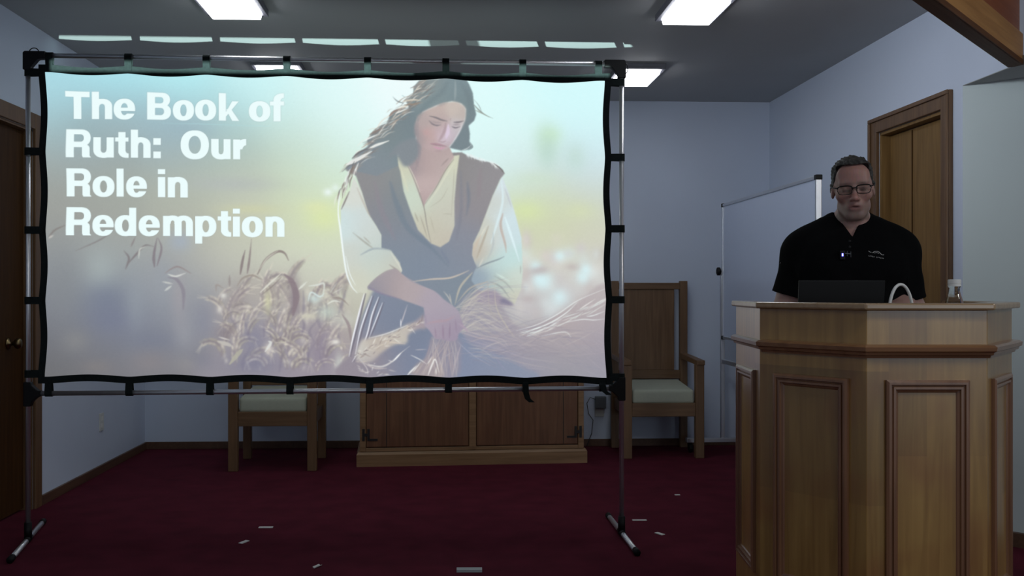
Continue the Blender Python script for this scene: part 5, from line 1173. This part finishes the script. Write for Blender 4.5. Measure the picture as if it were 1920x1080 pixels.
# local frame: x to the right in the picture, y away from the camera, z up; he faces -y
def smin(a, b, k):
    h = np.clip(0.5 + 0.5 * (b - a) / k, 0, 1)
    return b * (1 - h) + a * h - k * h * (1 - h)
def smax(a, b, k): return -smin(-a, -b, k)
class Field:
    def __init__(s, lo, hi, h):
        s.lo, s.h = np.array(lo, float), h
        s.n = np.ceil((np.array(hi) - s.lo) / h).astype(int) + 1
        s.F = np.full(s.n, 0.08, np.float32)
    def ax(s, i, a, b): return (s.lo[i] + s.h * np.arange(a, b)).astype(np.float32)
    def region(s, lo, hi):
        a = np.clip(np.floor((np.array(lo) - s.lo) / s.h).astype(int), 0, s.n); b = np.clip(np.ceil((np.array(hi) - s.lo) / s.h).astype(int) + 1, 0, s.n)
        sl = tuple(slice(p, q) for p, q in zip(a, b))
        X, Y, Z = np.meshgrid(*[s.ax(i, a[i], b[i]) for i in range(3)], indexing='ij', sparse=False)
        return sl, X, Y, Z
    def add(s, d, sl, k): s.F[sl] = smin(s.F[sl], d.astype(np.float32), k)
    def cone(s, a, b, r1, r2, k=0.02, pad=0.05):
        a, b = np.array(a, float), np.array(b, float); r = max(r1, r2) + pad
        sl, X, Y, Z = s.region(np.minimum(a, b) - r, np.maximum(a, b) + r)
        d = b - a; L2 = d @ d
        t = np.clip(((X - a[0]) * d[0] + (Y - a[1]) * d[1] + (Z - a[2]) * d[2]) / L2, 0, 1)
        D = np.sqrt((X - a[0] - t * d[0]) ** 2 + (Y - a[1] - t * d[1]) ** 2 + (Z - a[2] - t * d[2]) ** 2) - (r1 + (r2 - r1) * t)
        s.add(D, sl, k)
    def ell(s, c, r, k=0.02, R=None, sub=False, pad=0.05, o=None):
        """ellipsoid; R, o = local frame (rotation matrix and origin) in which c is given"""
        c, r = np.array(c, float), np.array(r, float)
        w = c if R is None else o + R @ c
        m = max(r) + pad
        sl, X, Y, Z = s.region(w - m, w + m)
        x, y, z = X - w[0], Y - w[1], Z - w[2]
        if R is not None:
            Q = R.T; x, y, z = Q[0, 0] * x + Q[0, 1] * y + Q[0, 2] * z, Q[1, 0] * x + Q[1, 1] * y + Q[1, 2] * z, Q[2, 0] * x + Q[2, 1] * y + Q[2, 2] * z
        k0 = np.sqrt((x / r[0]) ** 2 + (y / r[1]) ** 2 + (z / r[2]) ** 2); k1 = np.sqrt((x / r[0] ** 2) ** 2 + (y / r[1] ** 2) ** 2 + (z / r[2] ** 2) ** 2)
        D = np.where(k1 > 1e-6, k0 * (k0 - 1) / np.maximum(k1, 1e-6), -min(r))
        if sub: s.F[sl] = smax(s.F[sl], (-D).astype(np.float32), k)
        else: s.add(D, sl, k)
def surface_nets(F, lo, h):
    S = F < 0
    c = S[:-1, :-1, :-1].astype(np.int8)
    cnt = np.zeros(c.shape, np.int8)
    for i in (0, 1):
        for j in (0, 1):
            for k in (0, 1):
                cnt += S[i:S.shape[0] - 1 + i, j:S.shape[1] - 1 + j, k:S.shape[2] - 1 + k]
    act = np.argwhere((cnt > 0) & (cnt < 8))
    ids = np.full(c.shape, -1, np.int32); ids[act[:, 0], act[:, 1], act[:, 2]] = np.arange(len(act))
    acc = np.zeros((len(act), 3)); num = np.zeros(len(act))
    corners = [(i, j, k) for i in (0, 1) for j in (0, 1) for k in (0, 1)]
    val = {q: F[act[:, 0] + q[0], act[:, 1] + q[1], act[:, 2] + q[2]].astype(np.float64) for q in corners}
    for p in corners:
        for ax in range(3):
            if p[ax]: continue
            q = list(p); q[ax] = 1; q = tuple(q)
            a, b = val[p], val[q]; m = (a < 0) != (b < 0)
            t = np.where(m, a / np.where(m, a - b, 1), 0)
            pos = np.array(p, float)[None, :].repeat(len(act), 0); pos[:, ax] += t
            acc[m] += pos[m]; num[m] += 1
    V = (act + acc / num[:, None]) * h + np.array(lo)
    faces = []
    for ax in range(3):
        u, v = [(1, 2), (2, 0), (0, 1)][ax]
        sa = [slice(None)] * 3; sb = [slice(None)] * 3; sa[ax] = slice(0, -1); sb[ax] = slice(1, None)
        E = np.argwhere(S[tuple(sa)] != S[tuple(sb)])
        E = E[(E[:, u] > 0) & (E[:, v] > 0) & (E[:, u] < ids.shape[u]) & (E[:, v] < ids.shape[v])]
        flip = S[E[:, 0], E[:, 1], E[:, 2]]
        def cell(du, dv):
            q = E.copy(); q[:, u] -= du; q[:, v] -= dv; return ids[q[:, 0], q[:, 1], q[:, 2]]
        Q = np.stack([cell(1, 1), cell(0, 1), cell(0, 0), cell(1, 0)], 1)
        Q[~flip] = Q[~flip][:, ::-1]
        faces.append(Q)
    Fq = np.concatenate(faces); Fq = Fq[(Fq >= 0).all(1)]
    return V, Fq
def mesh_of(name, F, lo, h, mat, parent):
    V, Q = surface_nets(F, lo, h)
    me = grid_mesh(name, V, Q)
    return link(name, me, mat, parent, smooth=True), V

h_ = 0.0042
LO, HI = (-0.36, -0.46, -0.01), (0.36, 0.24, 1.74)
torso = Field(LO, HI, h_)
# trunk
torso.ell((0, 0.015, 0.95), (0.172, 0.128, 0.13), 0.05)
torso.ell((0, -0.020, 1.07), (0.176, 0.150, 0.16), 0.06)
torso.ell((0, 0.000, 1.25), (0.188, 0.132, 0.19), 0.06)
torso.ell((-0.085, -0.055, 1.29), (0.088, 0.070, 0.085), 0.05); torso.ell((0.085, -0.055, 1.29), (0.088, 0.070, 0.085), 0.05)
torso.cone((-0.140, 0.020, 1.345), (0.140, 0.020, 1.345), 0.068, 0.068, 0.05)
for s_ in (-1, 1): torso.cone((s_ * 0.045, 0.032, 1.425), (s_ * 0.155, 0.020, 1.345), 0.050, 0.054, 0.05)
ARM = {}
for s_ in (-1, 1):
    sh = np.array((s_ * 0.168, 0.018, 1.326)); el = np.array((-0.228 if s_ < 0 else 0.206, 0.030, 1.100 if s_ < 0 else 1.120)); wr = np.array((-0.085 if s_ < 0 else 0.105, -0.215, 1.063 if s_ < 0 else 1.125))
    ARM[s_] = (sh, el, wr)
    torso.ell(sh + np.array((s_ * 0.002, 0, -0.012)), (0.053, 0.062, 0.064), 0.04)
    torso.cone(sh, el, 0.055, 0.047, 0.03)
base = torso.F.copy()
body = Field(LO, HI, h_); body.F = base.copy()
# forearms and hands
for s_ in (-1, 1):
    sh, el, wr = ARM[s_]
    body.ell(el, (0.046, 0.046, 0.046), 0.03)
    body.cone(el, el + (wr - el) * 0.35, 0.045, 0.047, 0.03)
    body.cone(el + (wr - el) * 0.35, wr, 0.046, 0.028, 0.03)
    f = wr - el; f[2] = -0.03 if s_ < 0 else -0.16; f /= np.linalg.norm(f)
    side = np.cross(f, (0, 0, 1)); side /= np.linalg.norm(side)         # to the hand's right
    thumb = side if s_ < 0 else -side                                   # thumbs point towards each other
    # image-left hand is his right hand: its thumb lies towards +x
    thumb = thumb if thumb[0] * (-s_) > 0 else -thumb
    pc = wr + f * 0.052 + np.array((0, 0, -0.006))
    for q in (-0.026, -0.009, 0.009, 0.026):
        body.cone(wr + thumb * q * 0.55 + f * 0.005, wr + f * 0.090 + thumb * q, 0.017, 0.0115, 0.012, 0.03)
    for q, ln_, r in ((0.029, 0.068, 0.0088), (0.010, 0.076, 0.0090), (-0.010, 0.071, 0.0086), (-0.028, 0.056, 0.0078)):
        k0 = wr + f * 0.090 + thumb * q; k1 = k0 + f * ln_ * 0.45 + thumb * q * 0.12 + np.array((0, 0, 0.007)); k2 = k1 + f * ln_ * 0.30 + np.array((0, 0, -0.013)); k3 = k2 + f * ln_ * 0.18 + np.array((0, 0, -0.017))
        body.cone(k0, k1, r + 0.0012, r, 0.006, 0.02); body.cone(k1, k2, r, r * 0.92, 0.004, 0.02); body.cone(k2, k3, r * 0.92, r * 0.82, 0.004, 0.02)
    t0 = wr + f * 0.025 + thumb * 0.020; t1 = wr + f * 0.058 + thumb * 0.050 + np.array((0, 0, -0.010)); t2 = t1 + f * 0.034 + thumb * 0.006 + np.array((0, 0, -0.006)); t3 = t2 + f * 0.022 - thumb * 0.004
    body.cone(t0, t1, 0.016, 0.0115, 0.012, 0.03); body.cone(t1, t2, 0.0112, 0.0100, 0.005, 0.02); body.cone(t2, t3, 0.0100, 0.0085, 0.004, 0.02)
# legs and feet
legs = Field(LO, HI, h_)
for s_ in (-1, 1):
    hp, kn, an = (s_ * 0.092, 0.02, 0.90), (s_ * 0.105, 0.005, 0.49), (s_ * 0.115, 0.035, 0.085)
    legs.cone(hp, kn, 0.093, 0.060, 0.04); legs.cone(kn, (s_ * 0.110, 0.035, 0.34), 0.058, 0.058, 0.04); legs.cone((s_ * 0.110, 0.035, 0.34), an, 0.057, 0.038, 0.04)
legs.ell((0, 0.015, 0.95), (0.172, 0.128, 0.13), 0.05)
body.F = np.minimum(body.F, legs.F)
for s_ in (-1, 1):
    body.cone((s_ * 0.118, 0.045, 0.045), (s_ * 0.130, -0.110, 0.030), 0.038, 0.028, 0.03)
# neck and head (tilted down towards the laptop)
HO = np.array((0.003, -0.050, 1.560)); tl, ya, ro = math.radians(8), math.radians(-4), math.radians(-3)
Rx = np.array([[1, 0, 0], [0, math.cos(tl), -math.sin(tl)], [0, math.sin(tl), math.cos(tl)]])
Rz = np.array([[math.cos(ya), -math.sin(ya), 0], [math.sin(ya), math.cos(ya), 0], [0, 0, 1]])
Ry = np.array([[math.cos(ro), 0, math.sin(ro)], [0, 1, 0], [-math.sin(ro), 0, math.cos(ro)]])
HR = Rz @ Ry @ Rx
HS = 0.895
def hd(p): return HO + HR @ (np.array(p, float) * HS)
body.cone((0.004, 0.035, 1.40), hd((0, 0.030, -0.06)), 0.058, 0.050, 0.035)
body.cone((0.004, 0.012, 1.405), hd((0, -0.004, -0.085)), 0.048, 0.040, 0.03)
# the skull is gathered in its own field so that it can also carry the hair
head = Field(HO - 0.20, HO + 0.20, h_ * 0.72)
E_ = lambda c, r, k=0.02, sub=False: head.ell(np.array(c) * HS, np.array(r) * HS, k * HS, HR, sub, 0.05, HO)
C_ = lambda a, b, r1, r2, k=0.012: head.cone(hd(a), hd(b), r1 * HS, r2 * HS, k * HS)
E_((0, 0.014, 0.034), (0.0735, 0.094, 0.084)); E_((0, -0.022, -0.020), (0.0620, 0.068, 0.088), 0.03)
E_((0, -0.030, -0.078), (0.045, 0.056, 0.040), 0.03); E_((0, -0.070, -0.104), (0.026, 0.018, 0.018), 0.025)
for s_ in (-1, 1):
    E_((s_ * 0.043, -0.062, -0.022), (0.026, 0.022, 0.022), 0.02); C_((s_ * 0.043, -0.02, -0.07), (s_ * 0.021, -0.068, -0.100), 0.017, 0.015, 0.02)
C_((-0.042, -0.076, 0.023), (0.042, -0.076, 0.023), 0.0125, 0.0125, 0.016)
E_((0, -0.060, 0.060), (0.058, 0.030, 0.040), 0.03)
for s_ in (-1, 1): E_((s_ * 0.033, -0.099, 0.003), (0.018, 0.017, 0.0125), 0.010, True)
for s_ in (-1, 1): E_((s_ * 0.033, -0.0765, 0.003), (0.0150, 0.0140, 0.0128), 0.003); C_((s_ * 0.020, -0.0855, -0.0095), (s_ * 0.045, -0.081, -0.0095), 0.004, 0.0035, 0.006)
C_((0, -0.086, 0.016), (0, -0.108, -0.028), 0.0085, 0.0120, 0.010); E_((0, -0.112, -0.032), (0.0125, 0.011, 0.011), 0.008)
for s_ in (-1, 1): E_((s_ * 0.0135, -0.099, -0.036), (0.0085, 0.011, 0.0080), 0.006); E_((s_ * 0.0065, -0.108, -0.044), (0.0042, 0.006, 0.004), 0.003, True)
E_((0, -0.080, -0.062), (0.030, 0.018, 0.022), 0.014)
C_((-0.020, -0.089, -0.0625), (0, -0.096, -0.0595), 0.0050, 0.0062, 0.006); C_((0, -0.096, -0.0595), (0.020, -0.089, -0.0625), 0.0062, 0.0050, 0.006)
C_((-0.017, -0.088, -0.0735), (0.017, -0.088, -0.0735), 0.0068, 0.0068, 0.006)
E_((0, -0.101, -0.0672), (0.019, 0.012, 0.0028), 0.003, True)
for s_ in (-1, 1):
    E_((s_ * 0.0765, 0.014, -0.006), (0.0085, 0.019, 0.031), 0.006); E_((s_ * 0.085, 0.008, -0.002), (0.005, 0.010, 0.018), 0.004, True)
skull = head.F.copy()
sl, X, Y, Z = body.region(HO - 0.19, HO + 0.19)
# resample the fine head field onto the body grid
def sample(Fd, X, Y, Z):
    P = [(q - Fd.lo[i]) / Fd.h for i, q in enumerate((X, Y, Z))]
    I = [np.clip(np.floor(p).astype(int), 0, Fd.n[i] - 2) for i, p in enumerate(P)]; T = [np.clip(p - i, 0, 1) for p, i in zip(P, I)]
    out = 0
    for a in (0, 1):
        for b in (0, 1):
            for c in (0, 1):
                out = out + Fd.F[I[0] + a, I[1] + b, I[2] + c] * ((T[0] if a else 1 - T[0]) * (T[1] if b else 1 - T[1]) * (T[2] if c else 1 - T[2]))
    return out
body.F[sl] = smin(body.F[sl], sample(head, X, Y, Z).astype(np.float32), 0.016)
bd, BV = mesh_of('body', body.F, body.lo, h_, 'black', man)
# skin colour: paler scalp line, greying stubble on the jaw, redder lips and nose
me = bd.data; me.materials.clear()
L_ = (BV - HO) @ HR / HS                                       # head-local coordinates of every vertex
ct = np.tile(np.array((0.41, 0.245, 0.21)), (len(BV), 1))
def paint_at(c, r, col, a):
    global ct
    w = (np.exp(-0.5 * (((L_ - np.array(c)) / np.array(r)) ** 2).sum(1)) * a)[:, None]; ct = ct * (1 - w) + np.array(col) * w
inhead = L_[:, 2] > -0.14
for s_ in (-1, 1): paint_at((s_ * 0.045, -0.07, -0.03), (0.022, 0.02, 0.022), (0.36, 0.165, 0.135), 0.5)
paint_at((0, -0.11, -0.03), (0.014, 0.014, 0.014), (0.44, 0.17, 0.14), 0.7); paint_at((0, -0.08, 0.065), (0.045, 0.03, 0.026), (0.43, 0.20, 0.16), 0.7)
for s_ in (-1, 1): paint_at((s_ * 0.030, -0.085, 0.024), (0.018, 0.02, 0.0045), (0.12, 0.085, 0.07), 0.8); paint_at((s_ * 0.033, -0.09, -0.0035), (0.014, 0.02, 0.0022), (0.05, 0.03, 0.025), 0.9)
jaw = np.clip((-0.038 - L_[:, 2]) / 0.045, 0, 1) * (L_[:, 1] < 0.01) * inhead * (L_[:, 2] > -0.128)
st = np.clip(jaw, 0, 1)[:, None] * 0.70; ct = ct * (1 - st) + np.array((0.20, 0.145, 0.12)) * st
paint_at((0, -0.10, -0.068), (0.018, 0.014, 0.009), (0.30, 0.11, 0.10), 0.9); paint_at((0, -0.10, -0.0675), (0.015, 0.012, 0.0024), (0.06, 0.02, 0.02), 0.9)
ca = me.color_attributes.new('skin', 'FLOAT_COLOR', 'POINT')
ca.data.foreach_set('color', np.concatenate([ct, np.ones((len(ct), 1))], 1).astype(np.float32).ravel())
sm_, snt, sb_ = new_mat('skin')
sa_ = snt.nodes.new('ShaderNodeAttribute'); sa_.attribute_name = 'skin'
sn_ = snt.nodes.new('ShaderNodeTexNoise'); sn_.inputs['Scale'].default_value = 90
smx = snt.nodes.new('ShaderNodeMix'); smx.data_type = 'RGBA'; smx.blend_type = 'OVERLAY'; smx.inputs['Factor'].default_value = 0.18
snt.links.new(sa_.outputs['Color'], smx.inputs['A']); snt.links.new(sn_.outputs['Color'], smx.inputs['B']); snt.links.new(smx.outputs['Result'], sb_.inputs['Base Color'])
sb_.inputs['Roughness'].default_value = 0.48; sb_.inputs['Subsurface Weight'].default_value = 0.08; sb_.inputs['Subsurface Radius'].default_value = (0.02, 0.008, 0.005)
me.materials.append(sm_)
# short greying hair
xx, yy, zz = np.meshgrid(*[head.ax(i, 0, head.n[i]) for i in range(3)], indexing='ij')
P_ = np.stack([xx, yy, zz], -1) - HO
lx, ly_, lz = [sum(P_[..., j] * HR[j, i] for j in range(3)) / HS for i in range(3)]
nse = (np.sin(lx * 230 + ly_ * 90) * np.sin(ly_ * 210 - lz * 160 + 1.3) * np.sin(lz * 220 + lx * 120 + 0.5))
nse2 = np.sin(lx * 95 + 2 + lz * 40) * np.sin(ly_ * 80 + lx * 30)
top = np.clip((lz - 0.03) / 0.06, 0, 1)
thick = 0.0026 + 0.0095 * top + (0.0022 + 0.003 * top) * nse + 0.0035 * top * nse2
hairF = skull - thick
front = 0.098 + 0.03 * np.abs(lx) - 14.0 * np.clip(np.abs(lx) - 0.040, 0, 1) ** 2            # hairline over the brow
line = np.where(ly_ < -0.03, front, np.where(ly_ < 0.012, front + (ly_ + 0.03) / 0.042 * (-0.012 - front), np.where(ly_ < 0.03, 0.012, -0.062)))
temple = (np.abs(lx) > 0.058) & (ly_ < 0.012) & (ly_ > -0.034)
line = np.where(temple, np.minimum(line, 0.012 + (-0.002 - ly_) * 0.9), line)
hairF = smax(hairF, (line - lz) * 0.8, 0.006)
hairF = np.maximum(hairF, -(skull + 0.004))
hair, _ = mesh_of('hair', hairF.astype(np.float32), head.lo, head.h, plain('greying_hair', (0.046, 0.045, 0.041), 0.65, noise=0.45, scale=70), man)
# polo shirt
arm_clip = np.full(torso.F.shape, -1.0, np.float32)
sl, X, Y, Z = torso.region(LO, np.array(HI) + 1)
shirt = torso.F - 0.010 - 0.008 * np.clip((1.20 - Z) / 0.25, 0, 1)
fold = 0.0022 * np.sin(Z * 60 + X * 35) * np.sin(X * 28 + 1.0) * np.clip((1.34 - Z) / 0.1, 0, 1)
shirt = shirt - fold
for s_ in (-1, 1):                                        # sleeves stop above the elbow
    sh, el, wr = ARM[s_]; d = (el - sh) / np.linalg.norm(el - sh); cut = sh + (el - sh) * (0.66 if s_ < 0 else 0.80)
    pl_ = (X - cut[0]) * d[0] + (Y - cut[1]) * d[1] + (Z - cut[2]) * d[2]
    near = (s_ * X > 0.178 + np.clip(1.2 - Z, 0, 1) * 0.12)
    sleeve_room = np.where(near & (Z < 1.30), pl_, -1.0)
    fl = np.clip((pl_ + 0.12) / 0.12, 0, 1) * near * (Z < 1.34)
    shirt = shirt - 0.007 * fl
    shirt = np.maximum(shirt, sleeve_room)
shirt = np.maximum(shirt, 0.90 - Z)
neck_r = np.sqrt(((X - 0.004) / 0.058) ** 2 + ((Y - 0.025) / 0.068) ** 2)
shirt = np.maximum(shirt, np.where(Z > 1.40, (1.0 - neck_r) * 0.065, -1))
veec = 1.384                                               # open placket
vee = np.where(Y < 0.02, (0.045 * np.clip((Z - veec) / 0.085, 0, 1.3) - np.abs(X + 0.004)), -1)
shirt = np.maximum(shirt, np.where((Z > veec) & (Y < 0.0), vee, -1))
M['polo'] = plain('black_polo_fabric', (0.0045, 0.0048, 0.0054), 0.95, spec=0.06, noise=0.1, scale=50, bump=0.25, bscale=700)
polo, PV = mesh_of('polo_shirt', shirt.astype(np.float32), torso.lo, h_, 'polo', man)
# collar: two leaves from the back of the neck down to the placket
def collar_leaf(s_):
    m = MB(); rows = []
    for i in range(25):
        t = i / 24
        ang = math.radians(90 - 168 * t)                  # from the nape round to the front
        rx_, ry_ = 0.059, 0.066
        ux, uy = s_ * math.cos(ang), math.sin(ang)
        f_ = max(0.0, (t - 0.45) / 0.55)
        cxx = 0.004 - 0.006 * f_
        z0 = 1.492 - 0.016 * t - 0.068 * f_ ** 1.5
        push = 0.020 * f_ ** 2                            # the points lie on the chest
        drop = 0.040 + 0.022 * f_ ** 2
        def at(k, dz): return (cxx + ux * (rx_ + k) + (s_ * 0.020 * max(0, t - 0.8) / 0.2 * (k / 0.03)), 0.022 + uy * (ry_ + k + push), z0 + dz)
        rows.append([at(-0.002, -0.030), at(0.000, -0.006), at(0.005, 0.002), at(0.016, -drop * 0.45), at(0.030, -drop)])
    V = [[m.b.verts.new(p) for p in r] for r in rows]
    for A, B in zip(V, V[1:]):
        for k in range(4): m.b.faces.new((A[k], A[k + 1], B[k + 1], B[k]))
    o = m.build('collar', 'polo', polo, smooth=True)
    q = o.modifiers.new('solid', 'SOLIDIFY'); q.thickness = 0.003; q.offset = 0
    q = o.modifiers.new('sub', 'SUBSURF'); q.levels = q.render_levels = 1
for s_ in (-1, 1): collar_leaf(s_)
# things sewn or clipped on the chest are placed on the shirt's own surface
sbv = BVHTree.FromPolygons([Vector(v) for v in PV], [tuple(p.vertices) for p in polo.data.polygons])
MW = Matrix.Translation(PERS * 1.0 - Vector((0, 0, PERS.z))) @ Matrix.Rotation(PROT, 4, 'Z')
MWI = MW.inverted()
def on_shirt(px, py):
    o = MWI @ ORG; d = (MWI.to_3x3() @ ray(px, py)).normalized()
    loc, nrm, i, _ = sbv.ray_cast(o, d); return loc, nrm
def patch(px_pts, lift=0.0012):
    r = []
    for p in px_pts:
        loc, nrm = on_shirt(*p)
        r.append((loc + (MWI @ ORG - loc).normalized() * lift) if loc else None)
    return r
emb = MB()
def thread(pts, r):
    P = patch(pts); P = [p for p in P if p is not None]
    if len(P) > 1: emb.tube(P, r, 6)
thread([(1628.5, 470.5), (1631, 472.5), (1634, 473.2)], 0.0009)
thread([(1636, 474), (1640, 471.6), (1645, 471.2), (1649, 473.2), (1653, 477.5)], 0.0011)
thread([(1639, 474.5), (1644, 473.6), (1648, 475.4)], 0.0007)
thread([(1652, 476.4), (1655, 478.2), (1657.5, 477.6)], 0.0010)
rn = random.Random(5)
for k in range(12):
    x = 1629 + k * 2.4; y = 478.6 + k * 0.42
    if k == 5: continue
    thread([(x, y), (x + 0.4, y + (1.2 if k % 3 else 2.2)), (x + 1.5, y + rn.uniform(0.6, 2.2))], 0.0006)
M['thread'] = plain('white_thread', (0.62, 0.62, 0.60), 0.8, noise=0.05)
e_ = emb.build('embroidered_logo', 'thread', polo); e_['label'] = 'white embroidered emblem and lettering'
emb = MB(); thread([(1459.5, 492), (1461.5, 493.5)], 0.0008); thread([(1463, 491.5), (1462.5, 494)], 0.0007)
if len(emb.b.verts): emb.build('sleeve_mark', 'thread', polo)
# placket buttons and edge
bt_ = MB()
for py_ in (452, 463):
    l_, n_ = on_shirt(1593, py_)
    if l_: bt_.lathe([(0.0045, 0), (0.0045, -0.0018), (0.003, -0.0024)], l_ + Vector((0, -0.0002, 0)), 12, 'Y')
if len(bt_.b.verts): bt_.build('button', 'black', polo)
# lapel microphone with its blue light
l_, n_ = on_shirt(1579, 478)
mic = thing('lapel_microphone', 'small black clip-on microphone with blue light on the black shirt', 'microphone', MW @ (l_ + Vector((0, -0.001, 0))), PROT)
MB().box(-0.009, 0.009, -0.010, 0.0, -0.017, 0.015, 0.003).build('body', 'black', mic)
MB().box(-0.0030, 0.0030, -0.0125, -0.0095, -0.0058, 0.0058, 0.0008).build('light', 'led', mic)  # the LED's blue bloom, built as a glowing box round its core
MB().box(-0.0014, 0.0014, -0.0134, -0.0120, -0.0036, 0.0036, 0.0004).build('light_core', glow('led_core', (0.75, 0.8, 1.0), 3.0), mic)
l2, _ = on_shirt(1590, 475)
dlt = (l2 - l_)
MB().box(dlt.x - 0.004, dlt.x - 0.0025, dlt.y - 0.006, dlt.y + 0.001, dlt.z - 0.010, dlt.z + 0.008).box(dlt.x + 0.008, dlt.x + 0.0095, dlt.y - 0.006, dlt.y + 0.001, dlt.z - 0.014, dlt.z + 0.006).bar((0.008, -0.005, dlt.z), (dlt.x + 0.009, dlt.y - 0.003, dlt.z - 0.002), 0.003, 0.003).build('clip', 'grey_plastic', mic)
# trousers and shoes
tr = legs.F - 0.013
sl, X, Y, Z = legs.region(LO, np.array(HI) + 1)
tr = np.maximum(np.maximum(tr, Z - 0.985), 0.055 - Z)
mesh_of('trousers', tr.astype(np.float32), legs.lo, h_, plain('dark_trousers', (0.03, 0.03, 0.036), 0.9, spec=0.2), man)
for s_ in (-1, 1):
    sf = Field((s_ * 0.125 - 0.09, -0.22, -0.005), (s_ * 0.125 + 0.09, 0.16, 0.14), 0.005)
    sf.cone((s_ * 0.118, 0.055, 0.050), (s_ * 0.130, -0.125, 0.032), 0.048, 0.036, 0.03); sf.cone((s_ * 0.116, 0.04, 0.05), (s_ * 0.116, 0.04, 0.085), 0.046, 0.044, 0.03)
    x_, y_, z_ = np.meshgrid(*[sf.ax(i, 0, sf.n[i]) for i in range(3)], indexing='ij')
    mesh_of('shoe', np.maximum(sf.F, 0.001 - z_).astype(np.float32), sf.lo, sf.h, 'black', man)
# eyes and glasses
for s_ in (-1, 1):
    c = hd((s_ * 0.033, -0.0770, 0.000)); MB().lathe([(0.0005, -0.0108), (0.006, -0.0092), (0.0092, -0.006), (0.0108, 0), (0.0092, 0.006), (0.006, 0.0092), (0.0005, 0.0108)], c, 16).build('eye', plain('eye_white', (0.5, 0.47, 0.44), 0.2), man, smooth=True)
gl = MB()
def rim(s_):
    pts = []
    for k in range(33):
        a = 2 * PI * k / 32; n_ = 3.2
        ca_, sa__ = math.cos(a), math.sin(a)
        px_ = 0.0280 * math.copysign(abs(ca_) ** (2 / n_), ca_); pz_ = 0.0172 * math.copysign(abs(sa__) ** (2 / n_), sa__)
        if pz_ < 0: px_ *= 0.92
        pts.append(hd((s_ * 0.0345 + px_, -0.1095 + 0.22 * px_ * px_ / 0.03 + 0.012 * (abs(s_ * 0.0345 + px_) / 0.06) ** 2, 0.001 + pz_)))
    return pts
gf = MB()
for s_ in (-1, 1):
    P = rim(s_); gf.tube(P, 0.0013, 8, caps=False)
    up_ = [p for p in P[1:16]]; gf.tube(up_, 0.0021, 8)
gf.tube([hd((-0.0095, -0.1085, 0.006)), hd((-0.004, -0.113, 0.0085)), hd((0.004, -0.113, 0.0085)), hd((0.0095, -0.1085, 0.006))], 0.0022, 8)
for s_ in (-1, 1):
    gf.tube([hd((s_ * 0.0600, -0.094, 0.010)), hd((s_ * 0.070, -0.082, 0.011)), hd((s_ * 0.0765, -0.045, 0.012)), hd((s_ * 0.0815, 0.005, 0.014)), hd((s_ * 0.083, 0.022, 0.006)), hd((s_ * 0.083, 0.030, -0.010))], 0.0020, 8)
glasses = gf.build('glasses', 'black', man, smooth=True)
lm_, lnt, lb = new_mat('lens_glass')
lb.inputs['Transmission Weight'].default_value = 1.0; lb.inputs['Roughness'].default_value = 0.0; lb.inputs['IOR'].default_value = 1.05; lb.inputs['Base Color'].default_value = (0.9, 0.93, 0.92, 1)
for s_ in (-1, 1):
    P = rim(s_)[:-1]; c = sum(P, np.zeros(3)) / len(P); fw = HR @ np.array((0, -1.0, 0))
    m = MB(); a = [m.b.verts.new(p) for p in P]; b = [m.b.verts.new(p - fw * 0.0012) for p in P]
    m.b.faces.new(a); m.b.faces.new(b[::-1])
    for i in range(len(P)): m.b.faces.new((a[i], a[(i + 1) % len(P)], b[(i + 1) % len(P)], b[i]))
    m.build('lens', lm_, glasses)
